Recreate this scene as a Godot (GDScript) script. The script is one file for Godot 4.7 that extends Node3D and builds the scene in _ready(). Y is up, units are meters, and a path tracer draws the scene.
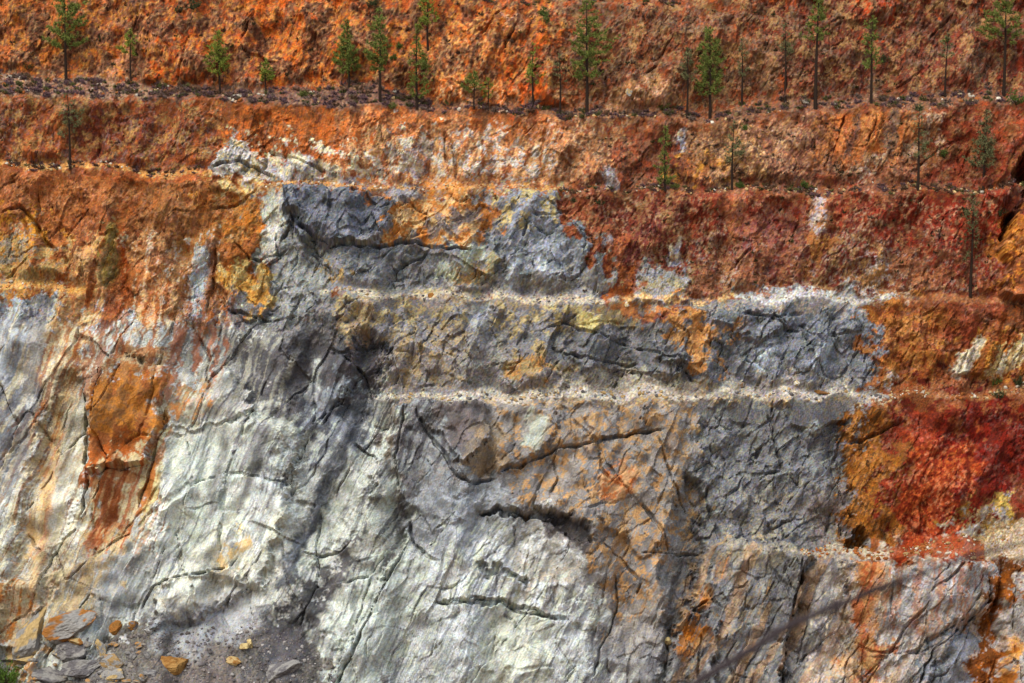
extends Node3D
# An open-cast mine wall: benches cut in red, ochre and grey rock, young pines on the benches, rubble on the ledges.
# Layout numbers are photo pixels turned into directions; every distance comes from the wall's own profile
# (faces of a given steepness, benches, talus), marched downwards column by column.

const PITCH := 14.0          # camera looks down across the pit
const RANGE := 350.0         # metres to the middle of the wall
const FOV := 11.15
const K := 0.66              # seen colour -> base colour of the rock

var cam_at: Vector3
var kpix: float
var fwd: Vector3
var upv: Vector3

func _ready() -> void:
	# ---- camera, sky, sun, exposure
	var ph := deg_to_rad(PITCH)
	cam_at = Vector3(0, RANGE * sin(ph), RANGE * cos(ph))
	fwd = Vector3(0, -sin(ph), -cos(ph))
	upv = Vector3(0, cos(ph), -sin(ph))
	kpix = tan(deg_to_rad(FOV) * 0.5) / 341.5
	var cam := Camera3D.new()
	cam.name = "camera"
	add_child(cam)
	cam.position = cam_at
	cam.rotation_degrees = Vector3(-PITCH, 0, 0)
	cam.fov = FOV
	cam.near = 0.5
	cam.far = 3000.0
	var lens := CameraAttributesPhysical.new()
	lens.frustum_focal_length = 200.0
	lens.exposure_aperture = 6.6
	lens.frustum_focus_distance = RANGE
	lens.frustum_near = 0.5
	lens.frustum_far = 3000.0
	cam.attributes = lens
	cam.fov = FOV
	var e := Environment.new()
	e.background_mode = Environment.BG_SKY
	var sm := ProceduralSkyMaterial.new()
	sm.sky_top_color = Color(0.68, 0.725, 0.79)
	sm.sky_horizon_color = Color(0.67, 0.71, 0.76)
	sm.ground_bottom_color = Color(0.30, 0.27, 0.25)
	sm.ground_horizon_color = Color(0.42, 0.40, 0.38)
	sm.sky_curve = 0.2
	var sky := Sky.new()
	sky.sky_material = sm
	e.sky = sky
	e.tonemap_mode = Environment.TONE_MAPPER_LINEAR
	e.tonemap_exposure = 3.2
	e.sdfgi_enabled = true
	e.ssao_enabled = true
	e.ssil_enabled = true
	var we := WorldEnvironment.new()
	we.name = "world_environment"
	we.environment = e
	add_child(we)
	var sun := DirectionalLight3D.new()
	sun.name = "sun"
	sun.light_energy = 0.5
	sun.light_angular_distance = 28.0
	sun.light_color = Color(1.0, 0.985, 0.965)
	sun.shadow_enabled = true
	add_child(sun)
	sun.rotation_degrees = Vector3(-52, -30, 0)
	# ---- structure
	setup_noise()
	build_cliff()
	build_near_slope()
	# ---- objects
	build_trees()
	build_shrubs()
	build_boulders()
	build_rubble()
	build_branch()

func tag(o: Node, label: String, category: String, group := "") -> void:
	o.set_meta("label", label)
	o.set_meta("category", category)
	if group != "":
		o.set_meta("group", group)

# seen colour (0..255 sRGB) -> linear base colour
func lin(r: float, g: float, b: float) -> Color:
	var c := Color(r / 255.0, g / 255.0, b / 255.0).srgb_to_linear()
	var iron := smoothstep(1.3, 2.2, c.r / maxf(c.b, 0.001))   # iron oxides swallow blue
	return Color(c.r * K, c.g * K, c.b * K * lerpf(1.0, 0.78, iron))

func px_dir(u: float, v: float) -> Vector3:
	return fwd + Vector3((u - 512.0) * kpix, 0, 0) - upv * ((v - 341.5) * kpix)

# ---------------------------------------------------------------- noise
var n_fine: FastNoiseLite
var n_mid: FastNoiseLite
var n_big: FastNoiseLite
var n_streak: FastNoiseLite
var n_rid: FastNoiseLite
var n_warp: FastNoiseLite
var n_grain: FastNoiseLite
var n_soft: FastNoiseLite
var tab: PackedFloat32Array

func mk(seed_: int, freq: float, oct: int, ridged := false) -> FastNoiseLite:
	var n := FastNoiseLite.new()
	n.seed = seed_
	n.noise_type = FastNoiseLite.TYPE_SIMPLEX
	n.frequency = freq
	n.fractal_type = FastNoiseLite.FRACTAL_RIDGED if ridged else FastNoiseLite.FRACTAL_FBM
	n.fractal_octaves = oct
	return n

func setup_noise() -> void:
	n_fine = mk(11, 0.22, 2)
	n_mid = mk(12, 0.055, 3)
	n_big = mk(13, 0.013, 3)
	n_streak = mk(14, 1.0, 3)
	n_rid = mk(15, 0.05, 4, true)
	n_warp = mk(16, 0.045, 3)
	n_grain = mk(17, 1.0, 2)
	n_soft = mk(18, 0.017, 2)
	var rng := RandomNumberGenerator.new()
	rng.seed = 77
	tab = PackedFloat32Array()
	tab.resize(8192 * 5)
	for i in tab.size():
		tab[i] = rng.randf()

# faceted rock: each jittered cell is a tilted plane, the hindmost one shows, so faces meet in sharp arrises
func facet(x: float, y: float, salt: int) -> float:
	var ix := floori(x)
	var iy := floori(y)
	var best := 9.0
	for dy in range(-1, 2):
		for dx in range(-1, 2):
			var h := (((ix + dx) * 131 + (iy + dy) * 2477 + salt * 977) & 8191) * 5
			var ex := x - (ix + dx) - tab[h]
			var ey := y - (iy + dy) - tab[h + 1]
			var val := tab[h + 2] * 0.7 + (tab[h + 3] - 0.5) * 1.7 * ex + (tab[h + 4] - 0.5) * 1.7 * ey + 0.55 * (ex * ex + ey * ey)
			if val < best:
				best = val
	return best

# blocky rock: the plane of the nearest cell, so blocks step against each other; y is the block's own tone, z the way to the joint round it
func blocks(x: float, y: float, salt: int) -> Vector3:
	var ix := floori(x)
	var iy := floori(y)
	var near := 9.0
	var next := 9.0
	var best := 0
	var bx := 0.0
	var by := 0.0
	for dy in range(-1, 2):
		for dx in range(-1, 2):
			var h := (((ix + dx) * 131 + (iy + dy) * 2477 + salt * 977) & 8191) * 5
			var ex := x - (ix + dx) - tab[h]
			var ey := y - (iy + dy) - tab[h + 1]
			var d := ex * ex + ey * ey
			if d >= near and d < next:
				next = d
			if d < near:
				next = near
				near = d
				best = h
				bx = ex
				by = ey
	return Vector3(tab[best + 2] + (tab[best + 3] - 0.5) * 1.2 * bx + (tab[best + 4] - 0.5) * 1.2 * by, fposmod(tab[best + 3] * 7.31 + tab[best + 2] * 3.7, 1.0), sqrt(next) - sqrt(near))
# ---------------------------------------------------------------- the wall's plan
# benches: [steepness of the bench top in degrees, [u, foot v, edge v] ...]
var benches := [
	[12.0, [[-400, -6, -6], [420, -6, -6], [450, -5, 2], [520, -4, 4], [700, -4, 3], [740, -6, -6], [1424, -6, -6]]],
	[15.0, [[-400, 74, 97], [0, 76, 97], [60, 80, 97], [130, 79, 97], [200, 90, 100], [260, 92, 101], [300, 85, 103], [350, 82, 106], [400, 98, 110], [450, 106, 113], [520, 107, 113], [600, 112, 117], [700, 112, 119], [740, 108, 117], [800, 102, 110], [850, 99, 107], [900, 97, 105], [960, 93, 103], [1024, 92, 101], [1424, 92, 100]]],
	[8.0, [[-400, 163, 168], [0, 163, 168], [100, 164, 169], [205, 173, 178], [290, 182, 184], [400, 186, 188], [560, 187, 189], [640, 187, 191], [800, 187, 193], [900, 186, 191], [1024, 184, 188], [1424, 184, 188]]],
	[30.0, [[-400, 287, 290], [0, 287, 290], [55, 288, 291], [90, 291, 291], [310, 292, 292], [340, 289, 293], [420, 294, 298], [500, 295, 300], [560, 294, 302], [600, 299, 303], [700, 300, 303], [745, 296, 302], [800, 292, 300], [870, 295, 300], [900, 297, 301], [1024, 296, 299], [1424, 296, 299]]],
	[30.0, [[-400, 398, 398], [372, 398, 398], [400, 395, 401], [500, 396, 403], [560, 395, 402], [640, 389, 398], [700, 392, 396], [745, 391, 396], [800, 390, 397], [870, 392, 398], [900, 393, 398], [1024, 388, 395], [1424, 386, 393]]],
	[28.0, [[-400, 553, 553], [785, 553, 553], [810, 549, 555], [880, 548, 556], [930, 546, 557], [980, 536, 557], [1024, 517, 554], [1424, 510, 552]]],
	[36.0, [[-400, 692, 830], [0, 692, 830], [60, 682, 830], [105, 642, 830], [150, 620, 830], [200, 627, 830], [260, 622, 830], [300, 640, 830], [330, 662, 830], [346, 692, 830], [420, 760, 830], [1424, 760, 830]]],
]

# colour patches: [outline, colour, second colour, field that mixes them, soft, ragged, opacity, gate field, gate]
# fields: 6 thin slanting streaks, 7 and 8 flecks, 0 mottle, 1 fine slanting streaks, 2 broad slanting streaks, 3 vertical streaks, 4 large blotches, 5 speckle
var patches := [
	# --- the upper red faces
	[[-420,-200, 1440,-200, 1440,100, -420,100], [170,84,42], [108,58,40], 0, 6, 6, 1.0],
	[[-420,-200, 100,-200, 112,0, 118,85, -420,85], [180,100,54], [122,72,48], 0, 8, 10, 0.9],
	[[140,25, 205,15, 215,80, 150,82, 135,50], [204,90,36], [160,80,46], 0, 10, 12, 0.85],
	[[100,-20, 125,-20, 140,30, 150,80, 100,82, 108,40], [190,138,108], [160,95,70], 0, 6, 12, 0.85],
	[[110,-20, 142,-20, 140,8, 122,10], [70,60,60], [110,80,70], 5, 4, 8, 0.8],
	[[212,-20, 252,-20, 258,85, 215,85], [160,92,66], [128,66,48], 3, 8, 10, 0.8],
	[[250,-20, 352,-20, 350,40, 330,85, 262,88, 248,40], [204,98,38], [172,86,44], 3, 8, 8, 0.9],
	[[300,10, 322,0, 318,45, 300,80, 285,70], [216,112,48], [190,90,42], 3, 6, 8, 0.7],
	[[312,4, 345,4, 340,28, 318,30], [222,176,124], [200,120,70], 0, 5, 8, 0.8],
	[[355,14, 382,8, 376,55, 350,60], [150,82,54], [140,70,46], 4, 6, 6, 0.85],
	[[428,30, 470,16, 515,20, 520,112, 425,105], [212,114,52], [172,92,50], 0, 8, 10, 0.9],
	[[490,14, 515,16, 512,42, 492,36], [226,186,160], [206,120,80], 0, 4, 8, 0.75],
	[[425,40, 520,20, 520,110, 425,105], [222,176,140], [222,176,140], 0, 8, 6, 0.6, 8, 0.58],
	[[505,40, 560,30, 560,112, 500,112], [222,98,38], [190,88,44], 3, 8, 10, 0.85],
	[[556,-20, 765,-20, 770,115, 556,118], [150,80,50], [104,60,46], 0, 10, 10, 0.9],
	[[600,85, 660,80, 680,105, 660,112, 600,110], [216,176,146], [180,110,76], 0, 5, 8, 0.75],
	[[560,0, 770,0, 770,112, 560,112], [200,140,100], [200,140,100], 0, 8, 6, 0.4, 8, 0.58],
	[[735,50, 790,30, 780,85, 740,80], [206,168,132], [150,90,66], 0, 5, 10, 0.6],
	[[760,-20, 1440,-20, 1440,104, 765,112], [118,56,40], [84,44,36], 0, 12, 12, 0.9],
	[[862,-20, 900,-20, 888,40, 880,60, 866,50], [196,74,36], [150,60,38], 3, 6, 8, 0.8],
	[[850,40, 905,45, 900,95, 850,95], [166,92,66], [120,64,50], 0, 6, 10, 0.6],
	[[905,30, 960,20, 960,90, 910,80], [140,66,50], [120,56,42], 4, 8, 8, 0.8],
	[[985,-20, 1440,-20, 1440,95, 985,92], [140,52,34], [104,44,34], 3, 8, 8, 0.7],
	[[760,0, 1000,0, 1000,100, 760,108], [176,110,80], [176,110,80], 0, 8, 6, 0.4, 8, 0.62],
	[[0,0, 1024,0, 1024,100, 0,92], [92,52,42], [84,48,42], 0, 8, 8, 0.5, 3, 0.60],
	[[0,0, 560,0, 560,85, 0,80], [176,128,100], [160,104,76], 0, 8, 8, 0.55, 0, 0.6],
	[[0,0, 420,0, 420,80, 0,76], [112,68,52], [126,80,60], 0, 8, 8, 0.6, 4, 0.58],
	[[0,0, 1024,0, 1024,95, 0,80], [84,58,50], [92,62,52], 0, 8, 8, 0.5, 7, 0.62],
	[[560,0, 1024,0, 1024,105, 560,112], [176,118,72], [190,140,100], 0, 8, 8, 0.55, 0, 0.63],
	[[560,0, 1024,0, 1024,105, 560,112], [92,68,66], [104,72,62], 0, 8, 8, 0.55, 8, 0.60],
	[[0,0, 560,0, 560,90, 0,84], [196,122,52], [206,140,76], 0, 8, 8, 0.5, 8, 0.60],
	[[0,0, 1024,0, 1024,95, 0,85], [110,70,52], [96,62,52], 0, 8, 10, 0.6, 4, 0.62],
	# second face, v 100..190
	[[-420,99, 215,101, 215,178, -420,168], [142,76,44], [104,58,42], 0, 5, 6, 1.0],

	[[-20,110, 215,110, 215,175, -20,165], [176,96,52], [150,84,50], 3, 10, 10, 0.7, 2, 0.55],
	[[60,100, 160,100, 150,160, 70,160], [128,58,42], [110,56,44], 3, 10, 12, 0.7],
	[[205,101, 345,104, 345,160, 290,168, 215,150], [190,104,50], [140,80,48], 0, 6, 8, 1.0],
	[[330,104, 400,110, 570,114, 565,190, 400,190, 330,175], [204,158,118], [176,96,56], 0, 8, 10, 1.0],
	[[335,104, 560,113, 560,138, 335,132], [196,106,56], [210,140,92], 3, 8, 10, 0.85],
	[[330,120, 560,125, 560,190, 330,185], [204,100,56], [190,110,70], 3, 8, 10, 0.8, 3, 0.56],
	[[380,140, 560,140, 560,188, 380,188], [226,212,190], [200,190,178], 0, 8, 10, 0.8, 0, 0.56],
	[[396,142, 440,140, 445,175, 400,172], [186,186,190], [216,200,176], 0, 5, 10, 0.8],
	[[560,114, 645,116, 690,118, 660,192, 560,190], [160,84,54], [196,150,118], 0, 8, 10, 1.0],
	[[560,118, 600,118, 606,165, 562,188], [208,176,146], [176,106,70], 0, 6, 12, 0.75],
	[[640,118, 690,120, 690,192, 615,190], [132,66,48], [110,58,46], 0, 8, 10, 0.85],
	[[600,172, 618,170, 620,188, 604,190], [206,204,200], [160,150,146], 0, 2, 5, 0.95],
	[[675,128, 690,122, 688,155, 676,155], [172,178,184], [206,190,170], 0, 3, 6, 0.9],
	[[684,116, 765,115, 765,190, 676,190], [190,146,112], [130,84,66], 0, 8, 10, 0.9],
	[[676,160, 706,150, 722,170, 716,190, 676,189], [206,140,58], [170,96,44], 3, 4, 8, 0.9],
	[[744,140, 768,130, 764,175, 748,188, 742,170], [214,180,140], [196,140,80], 0, 5, 8, 0.8],
	[[760,112, 828,108, 825,190, 758,190], [164,108,86], [120,78,68], 0, 8, 10, 0.95],
	[[775,120, 800,115, 790,150, 775,165], [206,180,150], [170,120,96], 0, 5, 8, 0.7],
	[[690,118, 960,108, 960,190, 690,190], [190,140,108], [190,140,108], 0, 6, 6, 0.4, 8, 0.58],
	[[0,100, 1024,100, 1024,190, 0,178], [96,60,50], [110,70,56], 0, 8, 8, 0.5, 3, 0.62],
	[[826,106, 918,105, 905,160, 818,160], [176,102,62], [186,120,76], 3, 5, 5, 1.0],
	[[818,158, 905,158, 930,190, 818,190], [150,94,70], [116,72,58], 0, 6, 8, 0.9],
	[[850,165, 880,160, 870,188, 846,188], [214,196,172], [160,120,100], 0, 4, 8, 0.7],
	[[856,112, 864,112, 850,158, 842,158], [96,76,74], [128,84,66], 5, 3, 3, 0.85],
	[[890,110, 902,108, 896,152, 880,152], [102,84,78], [120,90,76], 5, 3, 3, 0.85],
	[[838,112, 852,112, 838,158, 828,158], [170,86,48], [190,110,60], 3, 3, 3, 0.7],
	[[876,112, 888,112, 876,156, 864,156], [184,96,50], [196,120,70], 3, 3, 3, 0.7],
	[[918,106, 948,104, 945,155, 925,165, 912,150], [190,158,136], [120,90,80], 0, 5, 10, 0.85],
	[[940,103, 1440,100, 1440,190, 920,190], [128,58,40], [94,50,40], 0, 6, 10, 1.0],
	[[968,105, 1040,100, 1040,160, 985,150], [160,74,44], [120,60,42], 0, 6, 10, 0.7],
	[[0,102, 215,102, 215,170, 0,164], [178,118,60], [190,140,90], 0, 8, 8, 0.5, 0, 0.62],
	[[0,102, 215,102, 215,170, 0,164], [92,70,72], [84,58,56], 0, 8, 8, 0.5, 8, 0.60],
	[[560,120, 820,116, 820,190, 560,190], [96,66,62], [120,76,64], 0, 8, 8, 0.55, 7, 0.60],
	[[930,105, 1024,104, 1024,188, 930,188], [176,110,64], [160,100,66], 0, 8, 8, 0.5, 0, 0.62],
	# third face, red, v 190..300
	[[556,190, 1440,188, 1440,302, 600,302, 590,255, 560,225], [120,56,43], [88,46,40], 0, 5, 8, 1.0],
	[[560,190, 1000,190, 1000,300, 600,300], [90,48,46], [84,46,40], 0, 8, 8, 0.55, 3, 0.60],
	[[600,196, 1000,194, 1000,298, 610,300], [156,100,62], [176,124,84], 0, 8, 8, 0.5, 0, 0.62],
	[[600,196, 1000,194, 1000,298, 610,300], [86,54,60], [100,60,62], 0, 8, 8, 0.6, 8, 0.57],
	[[690,230, 1000,230, 1000,298, 690,300], [200,180,160], [190,150,120], 0, 8, 8, 0.45, 7, 0.68],
	[[690,194, 860,193, 856,228, 700,232], [150,62,42], [126,52,40], 3, 6, 8, 0.85],
	[[860,192, 1000,189, 996,240, 860,245], [142,52,36], [104,46,36], 0, 8, 10, 0.85],
	[[930,195, 998,192, 998,290, 940,290], [162,56,38], [126,50,38], 3, 8, 8, 0.6],
	[[620,225, 660,215, 650,265, 625,262], [108,58,58], [128,60,52], 0, 6, 8, 0.8],
	[[560,200, 610,195, 610,250, 575,235], [168,96,68], [140,76,56], 0, 6, 8, 0.7],
	[[560,195, 1000,195, 1000,298, 590,298], [160,112,86], [174,138,112], 0, 8, 6, 0.4, 8, 0.62],
	[[730,200, 745,196, 742,235, 728,240], [196,142,100], [160,90,66], 0, 4, 8, 0.75],
	[[745,215, 790,210, 795,240, 750,245], [128,76,80], [150,96,90], 0, 6, 10, 0.7],
	[[752,240, 800,235, 800,285, 750,280], [116,62,60], [140,80,66], 0, 6, 10, 0.6],
	[[814,194, 830,194, 826,232, 812,238, 810,220], [200,190,178], [176,120,92], 0, 3, 6, 0.9],
	[[800,238, 826,234, 830,265, 806,268], [190,134,74], [150,90,56], 0, 4, 8, 0.85],
	[[636,268, 650,262, 680,262, 692,303, 630,303], [158,156,150], [124,120,116], 0, 2, 4, 1.0],
	[[640,284, 690,282, 692,302, 640,302], [196,142,76], [160,140,110], 0, 4, 6, 0.6, 0, 0.5],
	[[668,246, 680,242, 682,262, 670,262], [170,174,178], [190,170,150], 0, 2, 4, 0.95],
	[[598,238, 610,236, 612,252, 602,252], [166,166,166], [140,120,110], 0, 2, 4, 0.9],
	[[690,262, 770,258, 776,295, 695,298], [170,116,88], [124,70,56], 0, 6, 10, 0.8],
	[[712,270, 740,262, 738,296, 715,296], [184,170,150], [160,110,84], 0, 4, 8, 0.7],
	[[868,262, 896,246, 886,275, 882,292, 858,294], [206,196,182], [176,126,90], 0, 4, 8, 0.85],
	[[882,250, 935,245, 945,292, 890,296], [164,106,72], [116,64,50], 0, 6, 10, 0.8],
	[[600,240, 632,235, 636,300, 605,302], [178,104,56], [140,70,50], 0, 5, 8, 0.8],
	[[738,300, 760,290, 800,286, 870,290, 885,300, 860,304, 740,304], [176,172,168], [150,142,138], 5, 3, 4, 1.0],
	[[860,292, 905,292, 915,302, 860,304], [206,180,156], [190,150,120], 5, 3, 4, 0.8],
	[[1000,215, 1440,190, 1440,300, 996,300, 994,260], [196,128,56], [150,84,44], 0, 3, 6, 1.0],
	[[996,275, 1440,275, 1440,302, 990,302], [150,80,50], [120,66,46], 0, 4, 8, 0.85],
	# third face, left rusty part, v 168..300
	[[-420,167, 210,177, 300,184, 300,335, 240,330, 150,330, 60,300, -420,300], [158,96,52], [112,68,46], 0, 4, 10, 1.0],
	[[-420,166, 210,176, 212,182, -420,172], [190,106,56], [150,80,50], 0, 2, 3, 0.9],
	[[-20,172, 60,178, 50,215, -20,225], [176,108,72], [140,84,54], 0, 8, 10, 0.8],
	[[30,190, 110,180, 130,230, 60,260], [184,122,82], [150,90,54], 0, 8, 10, 0.75],
	[[55,200, 150,195, 140,260, 60,270], [150,82,46], [104,58,42], 3, 8, 12, 0.75],
	[[120,200, 205,195, 200,250, 150,255], [120,78,56], [150,96,60], 0, 8, 12, 0.75],
	[[-420,222, 40,222, 70,290, -420,292], [148,138,118], [186,122,48], 0, 5, 10, 0.95],
	[[-10,255, 60,255, 62,284, -10,284], [196,132,54], [160,140,110], 0, 4, 8, 0.7],
	[[-420,285, 66,286, 60,295, -420,294], [206,150,88], [190,130,66], 5, 2, 3, 0.9],
	[[206,178, 268,182, 268,205, 210,200], [196,176,140], [186,120,58], 0, 4, 8, 0.8],
	[[216,204, 270,200, 268,240, 215,246], [194,122,54], [160,110,70], 0, 4, 8, 0.95],
	[[160,240, 215,235, 210,275, 172,280], [170,126,80], [150,94,54], 0, 6, 10, 0.8],
	# grey and cream rock above it
	[[206,172, 218,152, 232,132, 246,138, 262,152, 285,160, 330,178, 300,184, 215,178], [198,192,178], [126,120,114], 0, 2, 5, 1.0],
	[[230,140, 262,150, 300,170, 250,176], [196,150,90], [206,170,120], 0, 4, 8, 0.6, 0, 0.55],
	[[262,148, 330,160, 380,176, 390,188, 300,186, 270,170], [172,172,172], [206,190,164], 0, 4, 8, 0.9],
	[[215,178, 300,184, 330,192, 215,190], [200,150,100], [216,190,150], 0, 2, 4, 0.85],
	# third face, grey middle
	[[262,190, 300,184, 560,190, 566,225, 600,258, 612,302, 330,300, 290,330, 240,330, 262,260], [142,142,140], [104,104,106], 0, 4, 6, 1.0],
	[[264,192, 282,190, 288,225, 275,262, 262,270, 260,230], [204,200,180], [176,176,164], 3, 3, 6, 0.95],
	[[268,225, 284,222, 276,250, 266,252], [226,224,210], [206,200,186], 3, 3, 4, 0.9],
	[[284,187, 330,186, 386,198, 392,216, 384,236, 340,246, 312,238, 292,214], [122,124,130], [92,94,100], 0, 2, 4, 1.0],
	[[388,188, 480,188, 490,235, 470,248, 400,242, 386,215], [214,178,134], [196,124,68], 0, 4, 8, 0.95],
	[[352,186, 392,188, 390,205, 360,200], [206,146,92], [186,110,60], 0, 4, 6, 0.85],
	[[388,186, 420,188, 422,200, 396,204], [150,152,156], [120,122,128], 0, 3, 5, 0.9],
	[[464,202, 500,198, 508,225, 490,240, 466,232], [196,122,60], [172,104,58], 0, 4, 8, 0.9],
	[[430,218, 470,212, 472,228, 438,234], [130,130,134], [110,108,110], 0, 3, 5, 0.8],
	[[500,190, 556,190, 560,225, 596,256, 606,290, 560,292, 500,280, 490,240], [152,156,160], [116,118,122], 0, 4, 8, 0.95],
	[[505,260, 520,255, 522,285, 508,288], [214,218,218], [180,184,186], 3, 3, 4, 0.85],
	[[534,262, 546,258, 544,284, 532,284], [214,218,218], [180,184,186], 3, 3, 4, 0.85],
	[[500,195, 560,190, 556,215, 500,230], [196,150,84], [210,180,130], 0, 4, 8, 0.7, 0, 0.62],
	[[275,228, 310,236, 335,268, 330,290, 280,330, 268,280], [160,162,154], [132,132,128], 0, 5, 8, 0.9],
	[[440,268, 480,245, 490,255, 450,285], [200,204,186], [176,180,160], 1, 3, 5, 0.85],
	[[450,270, 490,260, 488,290, 450,294], [186,140,76], [160,150,124], 0, 4, 6, 0.85],
	[[320,268, 352,270, 356,288, 330,286], [214,166,86], [190,150,96], 0, 3, 6, 0.7, 0, 0.45],
	[[560,275, 605,270, 606,300, 570,302], [196,146,86], [160,150,140], 0, 4, 8, 0.7, 0, 0.5],
	[[330,296, 460,292, 620,300, 740,302, 880,300, 880,306, 740,309, 600,312, 460,306, 340,300], [206,178,146], [176,160,144], 5, 2, 4, 0.85],
	[[340,286, 600,282, 606,302, 460,300, 345,294], [162,156,150], [134,130,126], 5, 4, 5, 0.8],
	[[218,264, 240,262, 266,268, 272,296, 262,322, 236,312, 216,290], [214,158,80], [190,160,116], 0, 3, 4, 0.95],
	[[224,292, 248,300, 262,320, 300,322, 300,340, 250,345, 222,320], [124,120,118], [100,96,98], 0, 3, 6, 0.95],
	# fourth face, v 300..398
	[[300,300, 620,306, 720,306, 880,303, 880,398, 640,400, 380,402, 350,360], [134,132,130], [106,104,104], 0, 5, 6, 1.0],
	[[330,305, 380,302, 380,340, 335,345], [168,140,108], [120,118,116], 0, 5, 10, 0.8],
	[[330,300, 620,306, 600,330, 340,330], [180,150,112], [198,170,130], 0, 6, 8, 0.65, 0, 0.56],
	[[472,306, 488,306, 486,332, 474,332], [196,202,206], [150,152,156], 3, 3, 4, 0.8],
	[[380,330, 450,335, 500,350, 560,350, 600,370, 560,402, 385,402, 372,380], [158,150,140], [128,122,116], 5, 5, 8, 0.9],
	[[385,340, 460,336, 460,385, 400,385], [200,140,80], [170,140,110], 0, 5, 8, 0.65, 0, 0.55],
	[[512,360, 540,352, 552,372, 535,388, 512,388], [200,144,76], [170,140,104], 0, 4, 6, 0.85],
	[[556,360, 585,356, 580,376, 556,376], [204,142,66], [160,140,110], 0, 3, 6, 0.75, 0, 0.5],
	[[570,340, 620,330, 680,360, 740,376, 700,388, 620,372, 575,366], [124,124,124], [100,100,102], 0, 5, 6, 0.9],
	[[560,380, 600,368, 640,366, 690,382, 740,388, 740,400, 560,402], [176,166,148], [146,136,124], 5, 4, 5, 0.95],
	[[560,306, 640,306, 650,322, 600,332, 570,325], [206,186,150], [170,150,120], 0, 4, 8, 0.9],
	[[576,310, 600,308, 598,328, 580,328], [222,206,132], [206,186,140], 0, 3, 5, 0.7],
	[[612,307, 690,306, 692,322, 640,326, 618,320], [136,70,50], [196,120,76], 0, 3, 6, 0.9],
	[[660,318, 700,318, 745,330, 745,342, 715,340, 720,372, 700,368, 680,345], [204,152,98], [186,124,76], 0, 3, 8, 0.9],
	[[694,306, 880,303, 878,318, 790,312, 745,330, 700,318], [188,172,150], [140,138,136], 0, 4, 6, 0.8],
	[[698,312, 760,308, 870,306, 882,335, 868,385, 740,384, 716,362, 720,340, 744,338], [134,136,140], [104,105,108], 0, 3, 6, 0.98],
	[[745,362, 772,340, 776,344, 758,378], [196,204,210], [160,164,168], 1, 3, 4, 0.8],
	[[805,368, 828,338, 832,344, 818,372], [196,204,210], [160,164,168], 1, 3, 4, 0.8],
	[[738,388, 770,376, 810,374, 860,386, 905,396, 738,399], [172,162,152], [142,134,128], 5, 3, 5, 0.95],
	[[864,302, 1440,298, 1440,396, 905,396, 868,384, 880,340], [146,80,46], [106,62,44], 0, 4, 8, 1.0],
	[[872,305, 900,305, 896,385, 872,382], [196,130,72], [150,84,48], 0, 4, 10, 0.8],
	[[880,310, 945,306, 945,370, 890,385], [130,72,44], [176,112,60], 0, 6, 10, 0.7],
	[[940,300, 1000,300, 985,340, 945,345], [142,64,46], [120,58,44], 3, 5, 8, 0.8],
	[[940,380, 945,350, 985,335, 1440,328, 1440,372, 985,382], [190,126,60], [150,88,48], 1, 4, 8, 0.9],
	[[945,378, 962,352, 980,338, 976,362, 960,382], [214,200,174], [186,172,152], 1, 2, 4, 0.9],
	[[985,372, 1005,348, 1040,334, 1040,356, 1000,376], [206,190,164], [180,150,110], 1, 2, 4, 0.85],
	[[886,372, 902,372, 898,388, 884,388], [186,180,172], [160,130,100], 0, 2, 4, 0.9],
	[[880,384, 1440,372, 1440,397, 880,398], [156,96,66], [130,78,56], 5, 3, 5, 0.85],
	[[560,396, 740,394, 880,397, 905,395, 900,402, 740,404, 560,406, 390,404, 390,398], [206,174,134], [180,158,136], 5, 2, 4, 0.85],
	# fifth face: dark grey, ochre, deep red
	[[670,402, 860,401, 852,470, 848,552, 690,556, 680,480], [124,124,124], [94,95,97], 0, 4, 8, 1.0],
	[[690,402, 850,402, 845,550, 700,550], [160,158,156], [150,146,142], 0, 6, 8, 0.6, 0, 0.6],
	[[740,490, 790,490, 785,545, 745,545], [176,140,104], [140,130,120], 0, 5, 8, 0.7, 0, 0.5],
	[[800,500, 852,470, 850,552, 810,552], [146,132,122], [120,110,104], 0, 5, 8, 0.8],
	[[856,402, 905,400, 900,460, 896,552, 846,552, 848,500, 845,470], [146,90,38], [98,62,38], 0, 3, 8, 1.0],
	[[850,402, 900,402, 890,552, 848,552], [176,110,44], [190,120,60], 0, 6, 8, 0.6, 6, 0.58],
	[[880,402, 905,402, 895,500, 880,520], [104,64,42], [130,78,44], 0, 5, 8, 0.7],
	[[895,400, 1440,396, 1440,560, 893,556], [124,34,23], [88,28,24], 0, 7, 14, 1.0],
	[[890,402, 1040,400, 1040,550, 890,552], [96,34,30], [110,40,30], 0, 8, 8, 0.6, 1, 0.58],
	[[895,402, 960,400, 935,470, 900,470], [150,62,40], [112,44,34], 0, 5, 10, 0.8],
	[[905,450, 960,440, 975,500, 930,556, 895,556, 900,490], [168,72,36], [134,46,28], 0, 8, 14, 0.75],
	[[905,440, 970,440, 960,530, 905,530], [206,130,84], [190,100,56], 0, 6, 8, 0.4, 8, 0.58],
	[[958,520, 985,500, 1440,480, 1440,560, 955,556], [176,150,116], [150,104,50], 0, 5, 10, 0.95],
	[[975,500, 1010,485, 1440,470, 1440,505, 985,520], [134,60,44], [110,50,42], 0, 4, 8, 0.85],
	[[948,530, 980,518, 990,530, 960,545], [200,196,186], [160,150,140], 0, 3, 6, 0.8],
	[[988,505, 1010,490, 1012,520, 994,530], [176,174,168], [196,160,90], 0, 3, 6, 0.85],
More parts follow.
